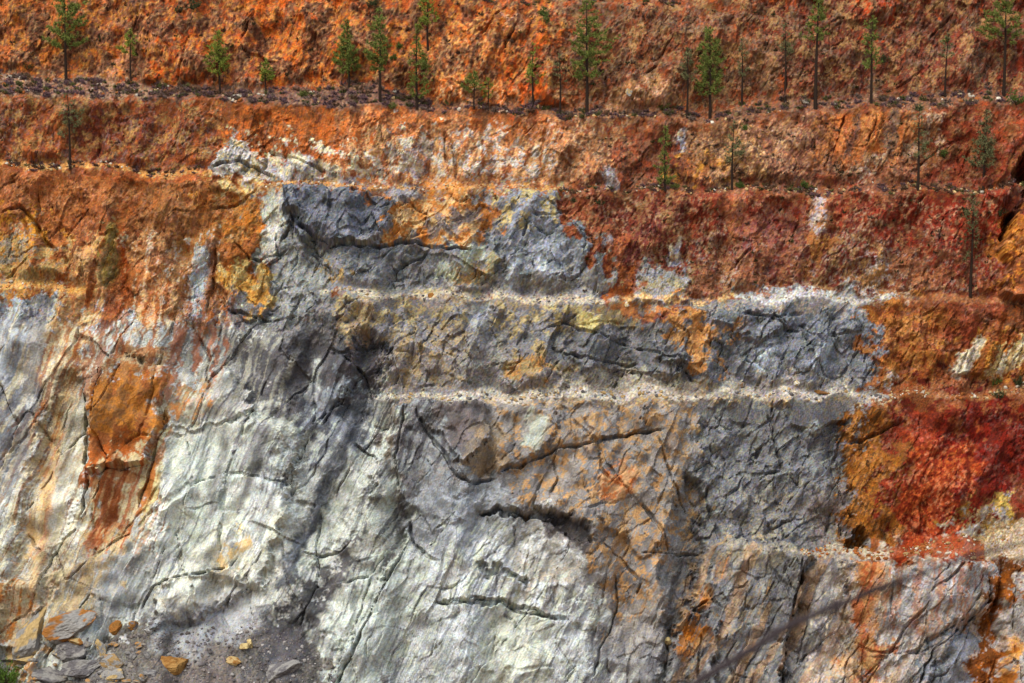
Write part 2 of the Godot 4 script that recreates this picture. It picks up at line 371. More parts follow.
	[[795,550, 850,548, 900,552, 900,560, 795,560], [176,164,150], [150,138,126], 5, 2, 4, 0.9],
	[[880,550, 930,546, 985,552, 980,566, 900,560], [156,62,34], [120,50,34], 0, 2, 5, 0.95],
	[[978,545, 1440,518, 1440,552, 1000,560, 965,560], [182,166,150], [160,140,120], 5, 3, 5, 0.9],
	# centre face, v 400..683
	[[380,402, 690,402, 700,470, 690,560, 672,830, 400,830, 360,600, 370,480], [150,146,140], [116,114,112], 2, 5, 8, 1.0],
	[[480,404, 690,404, 690,640, 600,660, 590,530, 500,500], [108,106,106], [96,94,96], 0, 8, 8, 0.6, 6, 0.64],
	[[480,404, 690,402, 690,480, 660,560, 668,690, 610,690, 590,540, 500,505], [146,140,132], [124,120,116], 2, 6, 8, 0.95],
	[[500,402, 690,402, 690,560, 660,640, 610,660, 590,530, 500,500], [190,136,84], [176,134,96], 1, 6, 8, 0.7, 0, 0.63],
	[[595,520, 665,510, 672,640, 620,650], [190,138,86], [170,132,100], 1, 5, 8, 0.65, 1, 0.56],
	[[600,470, 622,462, 632,490, 612,505, 592,500], [206,120,64], [196,150,120], 0, 3, 5, 0.9],
	[[528,412, 548,420, 545,450, 522,450], [196,206,190], [160,160,150], 1, 4, 6, 0.75],
	[[430,402, 482,404, 486,440, 470,464, 450,460], [116,106,102], [96,90,90], 0, 2, 4, 0.95],
	[[478,430, 500,420, 510,470, 480,486, 468,470], [160,132,100], [130,116,104], 0, 4, 6, 0.7],
	[[380,402, 405,402, 395,460, 378,470], [140,128,112], [116,108,102], 1, 4, 5, 0.8],
	[[398,404, 432,402, 450,462, 430,480, 400,470], [96,94,98], [150,152,152], 1, 3, 5, 0.9],
	[[378,456, 400,456, 402,500, 372,500], [146,146,140], [166,168,160], 1, 3, 5, 0.9],
	[[490,515, 550,518, 582,545, 580,600, 500,620, 440,690, 340,690, 360,600, 405,540, 440,520], [208,212,210], [160,164,164], 1, 4, 8, 0.95],
	[[340,480, 480,480, 600,600, 620,690, 330,690], [112,114,118], [130,128,124], 0, 10, 8, 0.65, 6, 0.62],
	[[340,500, 480,500, 600,600, 620,690, 330,690], [216,220,206], [206,206,176], 0, 10, 8, 0.65, 1, 0.6],
	[[396,500, 440,470, 500,480, 510,515, 480,545, 410,560], [162,166,168], [130,132,136], 0, 5, 8, 0.9],
	[[520,520, 560,525, 585,560, 575,590, 540,595, 515,565], [206,208,202], [156,150,142], 0, 4, 8, 0.85],
	[[505,555, 575,560, 580,592, 520,590], [166,150,130], [150,146,140], 0, 4, 6, 0.75],
	[[430,610, 600,615, 610,700, 400,700], [206,210,206], [150,154,156], 1, 5, 8, 0.9],
	[[480,610, 540,612, 560,700, 480,700], [206,208,186], [170,176,168], 1, 5, 8, 0.75],
	[[590,640, 670,600, 690,830, 560,830], [128,126,126], [150,148,144], 1, 5, 8, 0.85],
	[[540,516, 572,518, 594,540, 590,556, 572,540, 548,528], [84,78,76], [64,60,62], 1, 2, 3, 0.9],  # dark rock under the lip, with the overhang's shade put into its colour
	# centre right, v 540..683
	[[664,555, 705,545, 800,545, 800,560, 790,830, 664,830], [140,138,134], [106,106,106], 1, 4, 6, 1.0],
	[[715,542, 760,538, 806,552, 800,568, 720,560], [176,164,140], [146,138,128], 5, 3, 6, 0.8],
	[[676,580, 700,560, 712,620, 690,640], [90,86,88], [112,108,106], 0, 4, 6, 0.8],
	[[690,596, 710,585, 712,605, 696,612], [190,124,62], [150,110,80], 0, 3, 5, 0.9],
	[[674,628, 690,615, 716,620, 712,640, 690,660, 672,655], [190,118,44], [150,98,60], 0, 3, 5, 0.95],
	[[715,560, 735,555, 728,580, 716,585], [196,132,76], [160,130,106], 1, 3, 5, 0.8],
	[[722,650, 745,600, 770,575, 765,600, 740,665], [190,130,64], [150,130,110], 1, 3, 6, 0.75, 1, 0.45],
	[[790,556, 850,556, 850,830, 790,830], [150,142,134], [118,114,112], 1, 5, 8, 1.0],
	# lower right, pale pinkish rock
	[[840,556, 1440,552, 1440,830, 820,830, 815,660], [194,182,170], [150,144,140], 1, 5, 8, 1.0],
	[[690,545, 1040,560, 1040,690, 670,690], [104,102,104], [120,116,112], 0, 8, 8, 0.7, 6, 0.60],
	[[690,545, 1040,560, 1040,690, 670,690], [176,128,86], [190,146,110], 0, 8, 8, 0.45, 2, 0.66],
	[[840,560, 1040,560, 1040,690, 810,690], [222,214,204], [206,180,156], 0, 8, 8, 0.6, 1, 0.6],
	[[840,556, 900,558, 890,600, 840,640, 815,690, 850,700, 870,640], [186,150,118], [170,156,142], 0, 5, 8, 0.85],
	[[855,560, 880,560, 870,620, 880,660, 862,690, 855,640], [186,96,50], [196,140,96], 3, 3, 6, 0.9],
	[[848,640, 888,640, 880,690, 850,690], [180,96,54], [196,150,110], 0, 4, 8, 0.75],
	[[940,575, 962,572, 955,605, 935,605, 920,612], [160,72,44], [190,150,130], 0, 3, 5, 0.75, 0, 0.5],
	[[890,572, 1000,560, 995,590, 930,620, 880,680], [200,196,192], [150,148,150], 1, 4, 6, 0.8],
	[[930,650, 965,622, 985,690, 920,700], [150,156,164], [116,120,128], 0, 4, 8, 0.9],
	[[990,556, 1030,560, 1020,600, 1000,640, 1010,700, 978,700, 980,650, 985,610], [160,92,38], [112,64,36], 0, 3, 8, 1.0],
	[[1005,640, 1022,625, 1020,690, 1000,690], [206,146,60], [170,100,44], 0, 3, 5, 0.8],
	[[1004,600, 1440,590, 1440,700, 1018,700, 1020,640], [176,172,166], [140,132,126], 0, 4, 6, 0.9],
	# the great left face, v 300..683
	[[-420,292, 60,296, 140,310, 240,325, 320,330, 385,400, 400,520, 350,640, 330,830, -420,830], [206,208,196], [146,148,142], 1, 6, 8, 1.0],
	[[-20,300, 240,325, 320,330, 390,402, 400,520, 350,640, 280,600, 130,600, -20,640], [98,98,98], [112,106,98], 0, 10, 8, 0.7, 6, 0.62],
	[[-20,300, 240,325, 320,400, 390,402, 400,520, 350,640, 280,600, 130,600, -20,640], [226,228,218], [214,218,200], 0, 10, 8, 0.75, 1, 0.62],
	[[0,310, 170,330, 160,560, 0,600], [190,116,60], [176,128,90], 0, 10, 8, 0.6, 6, 0.62],
	[[160,430, 300,430, 290,560, 160,580], [176,178,150], [196,190,150], 0, 10, 8, 0.6, 2, 0.56],
	[[-420,293, 42,294, 30,380, 10,480, -420,520], [158,162,164], [112,112,116], 1, 5, 8, 0.95],
	[[-20,300, 30,298, 35,360, 20,400, -20,390], [140,144,148], [174,176,172], 3, 4, 8, 0.8],
	[[-420,395, 12,390, 14,500, -420,520], [96,94,98], [150,152,152], 1, 4, 8, 0.7],
	[[60,270, 92,275, 80,345, 60,400, 35,480, 30,400, 50,340], [150,96,60], [186,150,110], 1, 5, 8, 0.85],
	[[70,250, 120,235, 108,290, 96,330, 76,350, 50,420, 30,440, 60,330], [176,86,42], [196,150,110], 1, 5, 8, 0.85, 1, 0.42],
	[[104,228, 128,225, 122,262, 112,290, 100,285], [140,116,62], [110,96,60], 1, 3, 5, 0.85],
	[[120,225, 130,225, 128,310, 118,312], [160,78,38], [140,74,42], 3, 3, 4, 0.85],
	[[130,235, 172,240, 178,330, 134,330], [206,186,160], [196,140,100], 3, 5, 6, 0.9],
	[[146,240, 170,250, 178,275, 150,275], [166,100,70], [140,84,60], 3, 4, 8, 0.75],
	[[142,275, 185,270, 188,320, 145,325], [206,150,112], [196,130,90], 3, 5, 8, 0.75],
	[[178,250, 218,245, 215,330, 182,340], [160,110,76], [186,176,160], 3, 4, 8, 0.85],
	[[196,250, 214,248, 206,320, 190,325], [176,184,184], [150,156,156], 3, 3, 5, 0.85],
	[[208,240, 218,245, 212,315, 205,318], [116,72,44], [150,92,54], 3, 2, 3, 0.85],
	[[100,292, 125,300, 122,322, 104,320], [160,90,60], [180,120,86], 0, 2, 4, 0.85],
	[[60,380, 95,340, 100,370, 84,410, 80,470, 60,540, 40,690, 10,690, 20,560, 30,470], [200,196,176], [190,140,96], 1, 5, 6, 0.9],
	[[20,430, 85,400, 75,520, 30,640, 5,640], [206,146,98], [186,180,160], 1, 6, 8, 0.8, 1, 0.46],
	[[62,330, 90,320, 70,400, 40,480, 30,470], [206,130,70], [206,190,160], 1, 4, 5, 0.85, 1, 0.45],
	[[87,392, 100,378, 124,368, 150,372, 168,384, 163,412, 158,440, 142,464, 110,470, 88,462], [192,124,60], [158,108,72], 0, 3, 5, 1.0],
	[[96,360, 130,342, 172,352, 166,385, 150,372, 120,374, 98,380], [196,170,140], [176,120,84], 0, 3, 6, 0.9],
	[[88,440, 150,430, 144,468, 90,472], [170,82,40], [146,80,48], 0, 4, 6, 0.75],
	[[168,388, 210,384, 214,410, 190,425, 170,424], [194,124,60], [160,130,96], 0, 3, 6, 0.9],
	[[170,366, 225,364, 228,390, 205,388, 172,390], [186,180,164], [150,146,138], 0, 4, 8, 0.85],
	[[206,385, 250,380, 250,420, 214,420], [160,154,148], [136,130,124], 0, 4, 6, 0.8],
	[[88,470, 160,440, 162,470, 140,520, 120,560, 80,570, 84,520], [166,96,56], [196,180,150], 1, 4, 6, 0.9],
	[[92,472, 130,468, 118,540, 96,545], [140,74,42], [170,110,70], 1, 4, 6, 0.8],
	[[156,430, 172,428, 160,490, 146,520, 140,500], [176,108,54], [206,190,150], 1, 3, 5, 0.8],
	[[172,420, 200,425, 196,440, 176,445], [90,80,76], [120,104,94], 0, 3, 6, 0.8],
	[[172,345, 250,335, 300,330, 300,390, 250,400, 225,370], [150,152,146], [116,114,114], 1, 5, 8, 0.85],
	[[236,335, 330,325, 385,345, 372,380, 330,430, 296,420, 250,410], [98,95,96], [78,76,78], 1, 5, 8, 0.95],
	[[330,345, 380,330, 386,350, 365,385, 345,400, 330,390], [92,88,90], [76,74,76], 0, 4, 6, 0.9],
	[[304,415, 345,370, 352,380, 330,430, 305,440], [160,168,170], [120,126,130], 1, 3, 5, 0.85],
	[[310,360, 320,355, 318,400, 308,412, 306,395], [196,200,192], [160,162,160], 1, 3, 4, 0.85],
	[[295,405, 350,395, 375,400, 366,440, 330,500, 290,580, 262,600, 285,520], [88,90,96], [128,132,138], 1, 4, 6, 0.95],
	[[240,430, 300,420, 290,490, 255,530, 225,520], [134,130,130], [166,170,166], 1, 5, 8, 0.8],
	[[180,440, 245,425, 230,510, 200,560, 170,560], [192,198,186], [166,172,160], 1, 5, 8, 0.85],
	[[282,420, 300,410, 296,440, 278,480, 270,470], [202,204,184], [170,172,160], 1, 3, 5, 0.85],
	[[268,450, 290,440, 280,490, 258,500], [196,202,200], [166,170,170], 1, 4, 6, 0.8],
	[[330,470, 350,435, 356,450, 338,490, 322,530, 308,560, 312,520], [206,214,200], [180,186,174], 1, 3, 4, 0.9],
	[[312,520, 360,480, 400,500, 380,540, 330,560, 290,590], [190,194,180], [152,156,148], 1, 4, 8, 0.85],
	[[325,490, 350,470, 372,500, 340,510], [110,108,110], [134,134,134], 1, 4, 6, 0.8],
	[[160,590, 170,565, 240,545, 270,560, 256,600, 200,620, 150,620], [206,206,192], [182,178,158], 1, 4, 8, 0.9],
	[[214,555, 245,545, 242,565, 222,570], [200,186,140], [206,156,80], 0, 4, 8, 0.6],
	[[100,560, 170,545, 165,590, 140,620, 100,620], [160,164,160], [130,130,130], 1, 4, 8, 0.85],
	[[50,560, 110,540, 106,600, 60,640], [156,150,136], [176,150,120], 1, 4, 8, 0.8],
	[[-420,592, 30,578, 48,572, 36,610, 20,640, -420,660], [190,116,50], [150,104,64], 0, 3, 6, 0.95],
	[[350,560, 410,545, 420,600, 380,690, 320,690], [196,202,190], [166,172,166], 1, 5, 8, 0.85],
	[[170,335, 330,330, 385,402, 400,520, 350,640, 280,590, 160,590, 165,440], [92,92,97], [84,84,90], 0, 10, 6, 0.5, 6, 0.66],
	[[0,300, 60,300, 84,400, 84,560, 0,580], [116,108,104], [130,92,66], 0, 10, 6, 0.55, 6, 0.63],
	[[170,400, 330,420, 400,520, 350,640, 280,590, 160,590], [226,230,222], [214,220,200], 0, 10, 6, 0.45, 1, 0.68],
	[[340,500, 480,530, 600,600, 620,690, 330,690], [100,102,108], [112,112,110], 0, 10, 6, 0.4, 6, 0.67],
	[[360,560, 480,530, 600,600, 620,690, 330,690], [232,236,228], [222,226,206], 0, 10, 6, 0.45, 1, 0.66],
	[[0,320, 90,330, 84,400, 80,560, 30,640, 0,640], [222,212,182], [206,196,166], 0, 10, 6, 0.55, 1, 0.58],
	[[165,420, 300,420, 390,500, 350,640, 280,600, 160,600], [204,206,192], [222,224,212], 0, 10, 6, 0.5, 2, 0.54],
	[[170,335, 300,335, 280,430, 175,440], [176,176,160], [196,190,170], 0, 10, 6, 0.45, 1, 0.60],
	[[30,300, 52,298, 46,360, 34,420, 22,480, 12,480, 22,400, 30,350], [104,102,106], [138,134,132], 1, 5, 4, 0.8],
	[[96,335, 112,332, 104,370, 84,420, 70,480, 50,560, 34,640, 22,640, 40,540, 62,440], [208,206,190], [196,190,164], 1, 5, 3, 0.7],
	[[76,345, 84,345, 66,400, 46,480, 30,560, 22,560, 40,470, 58,400], [202,134,84], [206,170,130], 1, 4, 3, 0.75],
	[[56,420, 64,420, 48,520, 36,600, 28,600, 42,510], [200,128,80], [206,170,130], 1, 4, 3, 0.65],
	[[300,330, 316,330, 300,380, 292,420, 284,420, 290,380], [70,68,70], [88,86,88], 1, 5, 3, 0.9],
	[[352,410, 366,405, 350,450, 322,510, 300,560, 286,590, 276,590, 300,530, 330,460], [72,74,80], [96,98,104], 1, 5, 3, 0.95],
	[[262,430, 274,430, 262,470, 250,500, 242,500, 252,465], [82,80,82], [108,106,106], 1, 5, 3, 0.85],
	[[222,430, 230,430, 224,480, 214,520, 206,520, 216,475], [96,94,94], [124,120,116], 1, 5, 3, 0.8],
	[[180,425, 196,425, 184,470, 176,520, 168,520, 174,465], [214,214,196], [196,198,180], 1, 5, 3, 0.7],
	[[405,470, 420,465, 415,500, 402,540, 392,550, 398,510], [88,88,92], [106,106,108], 0, 5, 4, 0.7],
	[[100,585, 112,560, 122,560, 108,620, 100,640, 92,630], [150,156,160], [176,178,176], 1, 4, 4, 0.7],
	[[62,270, 230,290, 222,390, 70,400], [166,94,54], [150,80,48], 0, 10, 8, 0.7, 3, 0.58],
	[[862,552, 1000,556, 990,625, 870,630], [170,92,54], [186,120,80], 0, 8, 8, 0.6, 3, 0.60],
	[[560,402, 690,402, 680,450, 560,450], [176,132,92], [160,130,104], 0, 8, 8, 0.4, 3, 0.6],
	# talus at the foot
	[[100,650, 118,630, 150,615, 200,612, 260,610, 320,640, 350,830, -420,830, -420,690, 60,690], [116,110,102], [98,92,86], 5, 3, 6, 1.0],
	[[146,622, 170,612, 200,606, 240,590, 256,596, 262,625, 230,645, 190,648, 150,636], [180,180,180], [156,156,158], 4, 16, 6, 0.85],
	[[268,626, 292,594, 318,580, 335,555, 352,545, 360,540, 352,565, 338,590, 326,610, 312,640, 300,690, 262,690, 258,650], [88,84,86], [74,72,74], 4, 8, 8, 0.95],
	[[150,660, 230,655, 250,700, 150,700], [126,112,104], [106,98,96], 5, 5, 6, 0.7],
	# bench tops
	[[-20,80, 130,80, 130,96, -20,97], [160,128,112], [120,80,66], 5, 3, 5, 0.8],
	[[130,82, 300,90, 300,100, 130,97], [120,92,86], [150,104,84], 5, 3, 4, 0.75],
	[[290,86, 350,82, 410,100, 410,109, 300,102], [150,108,94], [120,82,72], 5, 3, 4, 0.85],
	[[410,105, 760,112, 860,100, 1040,93, 1040,101, 860,108, 760,117, 600,118, 410,112], [134,88,72], [106,70,62], 5, 2, 4, 0.75],
]

# [outline, name, label] of rock masses that read as one piece
var outcrops := [
	[[284,187, 330,187, 386,198, 392,216, 384,236, 360,245, 325,245, 306,236, 292,214], "rock_block", "dark blue grey overhanging block above the curved crack"],
	[[87,392, 100,378, 124,368, 150,372, 168,384, 163,412, 158,440, 142,464, 110,470, 88,462], "rock_slab", "orange crusted slab standing out of the pale streaked face"],
	[[206,176, 218,152, 232,132, 246,138, 262,152, 285,160, 330,178, 300,184], "outcrop", "whitish craggy outcrop on the rusty second face"],
	[[636,268, 650,262, 680,262, 692,303, 630,303], "outcrop", "light grey cone shaped outcrop in the maroon face"],
	[[216,264, 266,268, 272,296, 262,322, 236,314, 214,290], "rock_slab", "yellow ochre slab at the edge of grey rock"],
	[[712,545, 760,538, 808,552, 802,575, 786,640, 776,700, 700,700, 708,620], "rock_block", "grained grey block under the lowest ledge end"],
	[[672,628, 688,614, 716,620, 716,700, 668,700], "rock_block", "ochre faced block beside the dark cleft"],
	[[428,404, 484,404, 488,440, 470,466, 448,462], "rock_slab", "brownish grey wedge slab below the rubble ledge"],
	[[1004,235, 1026,190, 1440,170, 1440,300, 1000,300], "buttress", "ochre buttress beside the deep slot"],
	[[158,592, 172,580, 236,568, 250,590, 200,620, 150,630], "rock_slab", "pale cream slab above the scree"],
]

var lit_dust := [
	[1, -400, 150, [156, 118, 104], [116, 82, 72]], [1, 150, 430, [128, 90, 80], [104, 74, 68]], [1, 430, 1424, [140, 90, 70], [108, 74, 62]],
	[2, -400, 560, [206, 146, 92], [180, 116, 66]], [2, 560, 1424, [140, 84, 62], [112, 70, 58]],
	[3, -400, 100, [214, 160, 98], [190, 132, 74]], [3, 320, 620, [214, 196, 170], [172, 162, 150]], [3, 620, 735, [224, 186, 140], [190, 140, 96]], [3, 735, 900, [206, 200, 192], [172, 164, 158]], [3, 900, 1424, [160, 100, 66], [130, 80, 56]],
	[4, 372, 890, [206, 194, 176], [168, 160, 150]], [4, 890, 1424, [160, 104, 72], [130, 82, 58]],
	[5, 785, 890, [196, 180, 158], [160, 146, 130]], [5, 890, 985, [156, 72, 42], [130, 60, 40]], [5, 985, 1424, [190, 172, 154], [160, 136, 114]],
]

# relief: [outline, soft, large facets, small blocks, slanting grooves, crumble] in metres
var reliefs := [
	[[-420,100, 1440,100, 1440,305, -420,305], 8, 0.9, 0.35, 0.1, 0.5],
	[[-420,165, 290,180, 300,330, -420,300], 8, 1.0, 0.35, 0.3, 0.4],
	[[260,186, 560,190, 610,300, 880,300, 880,400, 380,402, 250,330], 8, 1.4, 0.6, 0.15, 0.3],
	[[690,300, 880,300, 860,552, 690,556], 8, 1.2, 0.7, 0.1, 0.35],
	[[-420,300, 240,330, 330,330, 400,420, 400,830, -420,830], 10, 0.35, 0.1, 0.8, 0.05],
	[[380,402, 690,402, 690,830, 380,830], 8, 0.8, 0.26, 0.5, 0.08],
	[[850,402, 1440,400, 1440,552, 850,552], 6, 0.8, 0.25, 0.15, 0.4],
	[[690,540, 1440,556, 1440,830, 690,830], 6, 0.7, 0.3, 0.8, 0.2],
	[[100,640, 150,615, 270,610, 340,640, 350,830, -420,830, -420,690, 60,690], 4, 0.15, 0.08, 0.0, 0.15],
]

# masses that stand out or lie back: [outline, soft, metres, tilt across, tilt down] (tilt in metres per 100 px)
var masses := [
	[[386,402, 500,402, 600,404, 650,470, 676,560, 655,700, 322,700, 350,640, 380,590, 405,540, 400,470], 5, 1.9, -0.5, 0.3],
	[[300,330, 372,335, 384,400, 376,480, 340,540, 300,560, 290,480, 285,400], 16, -2.0, 0.0, 0.0],
	[[165,432, 250,420, 300,425, 290,500, 262,590, 200,575, 150,590, 158,500], 5, 1.5, 0.5, 0.2],
	[[700,404, 850,402, 846,548, 704,546], 6, -1.3, -0.6, 0.3],
	[[252,-20, 285,-20, 320,50, 340,82, 300,86, 262,60], 10, -1.4, 0.0, 0.0],
	[[140,20, 205,10, 215,78, 150,80], 8, 1.2, 0.0, 0.5],
	[[430,40, 470,18, 560,20, 560,105, 440,105], 8, 1.2, 0.3, 0.4],
	[[620,10, 660,0, 690,60, 670,105, 610,100], 8, 1.2, 0.0, 0.5],
	[[850,20, 900,10, 900,92, 860,94], 7, -1.4, 0.0, 0.0],
	[[760,20, 800,10, 830,60, 810,100, 770,98], 7, 1.0, 0.0, 0.5],
	[[700,196, 725,196, 712,296, 690,298], 6, 0.9, 0.0, 0.0],
	[[835,196, 880,194, 890,240, 870,296, 840,290], 7, 0.9, 0.0, 0.3],
	[[760,200, 800,200, 790,290, 755,290], 7, -0.8, 0.0, 0.0],
	[[150,182, 215,184, 214,250, 180,300, 140,250], 6, 0.9, 0.0, 0.3],
	[[60,190, 120,186, 110,260, 70,280], 7, 0.9, 0.0, 0.3],
	[[440,250, 500,245, 490,290, 445,292], 4, 0.9, 0.6, 0.3],
	[[500,192, 556,192, 590,255, 560,290, 505,280], 5, 1.0, 0.0, 0.4],
	[[284,187, 330,187, 386,198, 392,216, 384,236, 360,245, 325,245, 306,236, 292,214], 1.2, 1.8, -1.0, 0.8],
	[[87,385, 108,364, 132,358, 166,370, 164,410, 156,440, 144,464, 96,470, 86,450], 1.2, 2.0, -1.6, 0.8],
	[[166,372, 225,366, 250,385, 250,415, 200,430, 164,430], 2, 0.9, 0.4, 0.6],
	[[482,513, 510,515, 546,513, 572,519, 594,540, 590,545, 570,533, 550,522, 520,519, 484,517], 1.0, -1.7, 0.5, 0.0],
	[[470,568, 492,567, 514,578, 530,590, 506,583, 484,573], 1.0, -1.2, 0.0, 0.0],
	[[434,604, 470,600, 506,603, 540,614, 566,622, 560,624, 505,608, 470,604, 440,606], 1.0, -1.2, 0.0, 0.0],
	[[400,505, 480,500, 548,490, 600,500, 596,538, 574,519, 546,513, 510,516, 480,513, 440,530], 3.0, 0.8, 0.3, 0.8],
	[[712,548, 735,541, 765,539, 795,546, 808,556, 802,578, 786,640, 776,700, 700,700, 708,620], 4.0, 2.8, 0.8, 0.6],
	[[672,628, 688,614, 716,620, 716,700, 668,700], 1.5, 1.4, -0.5, 0.5],
	[[660,560, 690,470, 700,480, 704,545, 694,590, 676,630, 664,640], 4, -2.0, 0.0, 0.5],
	[[206,176, 218,152, 232,132, 246,138, 262,152, 285,160, 330,178, 300,184], 5, 0.5, 0.0, 0.6],
	[[1004,235, 1026,190, 1440,170, 1440,300, 1000,300], 3, 3.6, 0.4, 0.0],
	[[1000,240, 1006,205, 1020,160, 1030,160, 1020,205, 1008,244], 2, -3.5, 0.0, 0.0],
	[[842,562, 900,558, 985,562, 1000,575, 990,610, 950,625, 900,660, 850,690], 3, 1.3, 0.8, -1.2],
	[[955,630, 1000,600, 1010,700, 920,700], 5, -1.6, 0.0, 0.5],
	[[852,528, 862,526, 864,545, 850,546], 1.5, -3.0, 0.0, 0.0],
	[[636,268, 650,262, 680,262, 692,303, 630,303], 4, 0.9, 0.0, 1.0],
	[[372,404, 380,380, 400,345, 440,338, 520,345, 580,350, 560,401, 400,402], 6, 1.2, 0.2, 0.2],
	[[428,404, 484,404, 488,440, 470,466, 448,462], 1.2, 1.1, 0.9, 0.6],
	[[376,456, 402,458, 404,500, 372,500], 2, 0.9, 0.0, 0.6],
	[[60,380, 88,372, 86,470, 60,540, 40,620, 20,690, -10,690, 30,470], 8, -1.5, 0.0, 0.0],
	[[365,330, 385,340, 372,395, 358,420, 340,410], 6, -1.6, 0.0, 0.0],
	[[216,264, 266,268, 272,296, 262,322, 236,314, 214,290], 1.5, 0.9, 0.3, 0.3],
	[[158,592, 172,580, 236,568, 250,590, 200,620, 150,630], 2, 1.4, 0.0, -0.6],
	[[-420,592, 30,578, 48,572, 36,610, 20,645, -420,665], 2, 1.2, 0.0, 0.5],
	[[500,404, 560,404, 556,440, 520,470, 498,476], 3, 0.8, 0.4, 0.8],
	[[590,404, 640,404, 644,430, 600,444, 576,420], 1.5, 0.7, 0.0, 0.7],
	[[578,425, 600,446, 645,432, 680,470, 672,540, 640,560, 600,520, 596,470], 2, 0.6, 0.0, 0.4],
	[[946,378, 962,352, 980,338, 1000,345, 985,372], 2, 0.9, 0.0, 0.0],
	[[700,312, 760,309, 800,320, 760,345, 744,338], 2, 1.0, 0.5, 0.5],
	[[572,342, 620,332, 690,362, 680,378, 620,372, 578,366], 3, 1.0, 0.2, 0.4],
]

# cracks: [width px, depth m, points...]
var cracks := [
	[1.6, 1.2, 288,206, 296,222, 312,238, 330,246, 372,246, 410,243, 440,250, 475,252],
	[1.2, 0.8, 310,250, 320,262, 330,268, 334,280],
	[1.4, 0.9, 500,475, 530,464, 556,452, 580,446, 600,442, 640,434, 668,430],
	[1.0, 0.4, 572,420, 584,432, 596,443, 604,462, 614,478, 628,495, 645,512],
	[1.3, 0.8, 598,450, 600,470, 610,485],
	[1.0, 0.6, 656,432, 664,458, 672,480, 680,500, 690,515],
	[1.2, 0.6, 640,500, 652,520, 664,540, 672,560],
	[1.0, 0.6, 600,540, 612,556, 622,560, 640,585, 632,600],
	[1.0, 0.5, 622,520, 630,545, 622,562],
	[1.2, 0.8, 614,575, 618,600, 612,628, 600,650, 592,683],
	[1.0, 0.5, 560,440, 554,462, 558,480, 548,500],
	[1.6, 1.0, 415,410, 428,436, 446,458, 452,474, 470,486, 500,480],
	[1.4, 0.8, 405,402, 402,430, 396,460, 400,490],
	[1.2, 0.7, 378,458, 366,452, 352,440],
	[1.6, 1.0, 800,556, 801,580, 792,610, 786,640, 780,690],
	[1.2, 0.7, 736,640, 726,660, 732,676, 750,680],
	[1.4, 0.9, 710,590, 714,605, 722,612],
	[1.3, 0.9, 708,600, 694,612, 712,616],
	[1.2, 0.8, 666,640, 668,656, 664,690],
	[1.4, 0.9, 85,380, 86,420, 84,460, 88,480, 80,520],
	[1.0, 0.4, 90,470, 120,469, 146,464],
	[1.0, 0.5, 158,440, 166,405],
	[1.2, 0.8, 156,440, 150,470, 140,500, 136,512],
	[1.2, 0.8, 140,610, 152,588, 166,580, 200,575, 230,570, 240,558],
	[1.0, 0.5, 52,548, 60,566, 66,580, 90,560],
	[1.2, 0.6, 220,292, 230,310, 256,318, 275,322, 300,315],
	[1.0, 0.6, 232,240, 250,260, 275,256, 288,250],
	[1.2, 0.6, 216,246, 214,280, 208,315],
	[1.4, 0.8, 0,215, 20,208, 35,222, 48,245, 60,252],
	[1.4, 0.9, 330,700, 342,680, 360,640, 378,600, 400,560, 410,545],
	[1.0, 0.6, 300,552, 320,556, 340,552, 352,540],
	[1.3, 0.8, 410,520, 414,545, 430,560, 444,565],
	[1.6, 0.9, 436,604, 456,606, 474,600, 500,604, 520,614, 560,622],
	[1.4, 0.8, 740,316, 772,318, 790,330, 800,328],
	[1.2, 0.7, 675,360, 690,378, 700,384],
	[1.2, 0.6, 560,320, 600,336, 640,350, 690,362],
	[1.2, 0.7, 560,352, 600,362, 640,366],
	[1.1, 0.7, 640,555, 700,552, 712,545],
	[1.2, 0.8, 985,580, 990,600, 965,625, 935,650, 915,690],
	[1.0, 0.5, 848,640, 870,652, 890,655, 905,640],
	[1.2, 0.8, 878,112, 866,150], [1.0, 0.6, 846,112, 832,158],
	[1.4, 0.9, 210,170, 240,160, 275,178], [1.2, 0.7, 262,150, 300,162, 330,176],
	[1.3, 0.8, 330,345, 350,360, 365,372, 372,395],
]

# random fracture sets: [u0, v0, u1, v1, count, heading (degrees from straight down, + to the left), spread, length px, width, depth]
var fractures := [
	[0, 0, 1024, 95, 170, 10, 60, 26, 1.2, 0.6],
	[0, 102, 1024, 185, 150, 8, 55, 24, 1.2, 0.55],
	[560, 194, 1010, 298, 110, 10, 50, 24, 1.1, 0.5],
	[0, 180, 290, 300, 60, 15, 50, 34, 1.2, 0.6],
	[290, 190, 600, 300, 110, 35, 70, 26, 1.2, 0.6],
	[340, 305, 720, 395, 110, 50, 60, 28, 1.2, 0.6],
	[700, 310, 870, 385, 60, 30, 50, 28, 1.2, 0.6],
	[690, 402, 850, 550, 110, 20, 70, 28, 1.3, 0.65],
	[480, 404, 690, 660, 70, 5, 60, 36, 1.1, 0.45],
	[0, 320, 400, 620, 60, 22, 10, 70, 1.0, 0.35],
	[0, 440, 420, 640, 24, 60, 50, 26, 1.0, 0.3],
	[340, 480, 600, 683, 40, 22, 20, 50, 1.0, 0.3],
	[670, 550, 1024, 683, 150, 26, 18, 36, 1.2, 0.55],
	[870, 305, 1024, 390, 60, 24, 30, 26, 1.2, 0.5],
	[860, 402, 1024, 545, 50, 20, 50, 26, 1.2, 0.45],
]
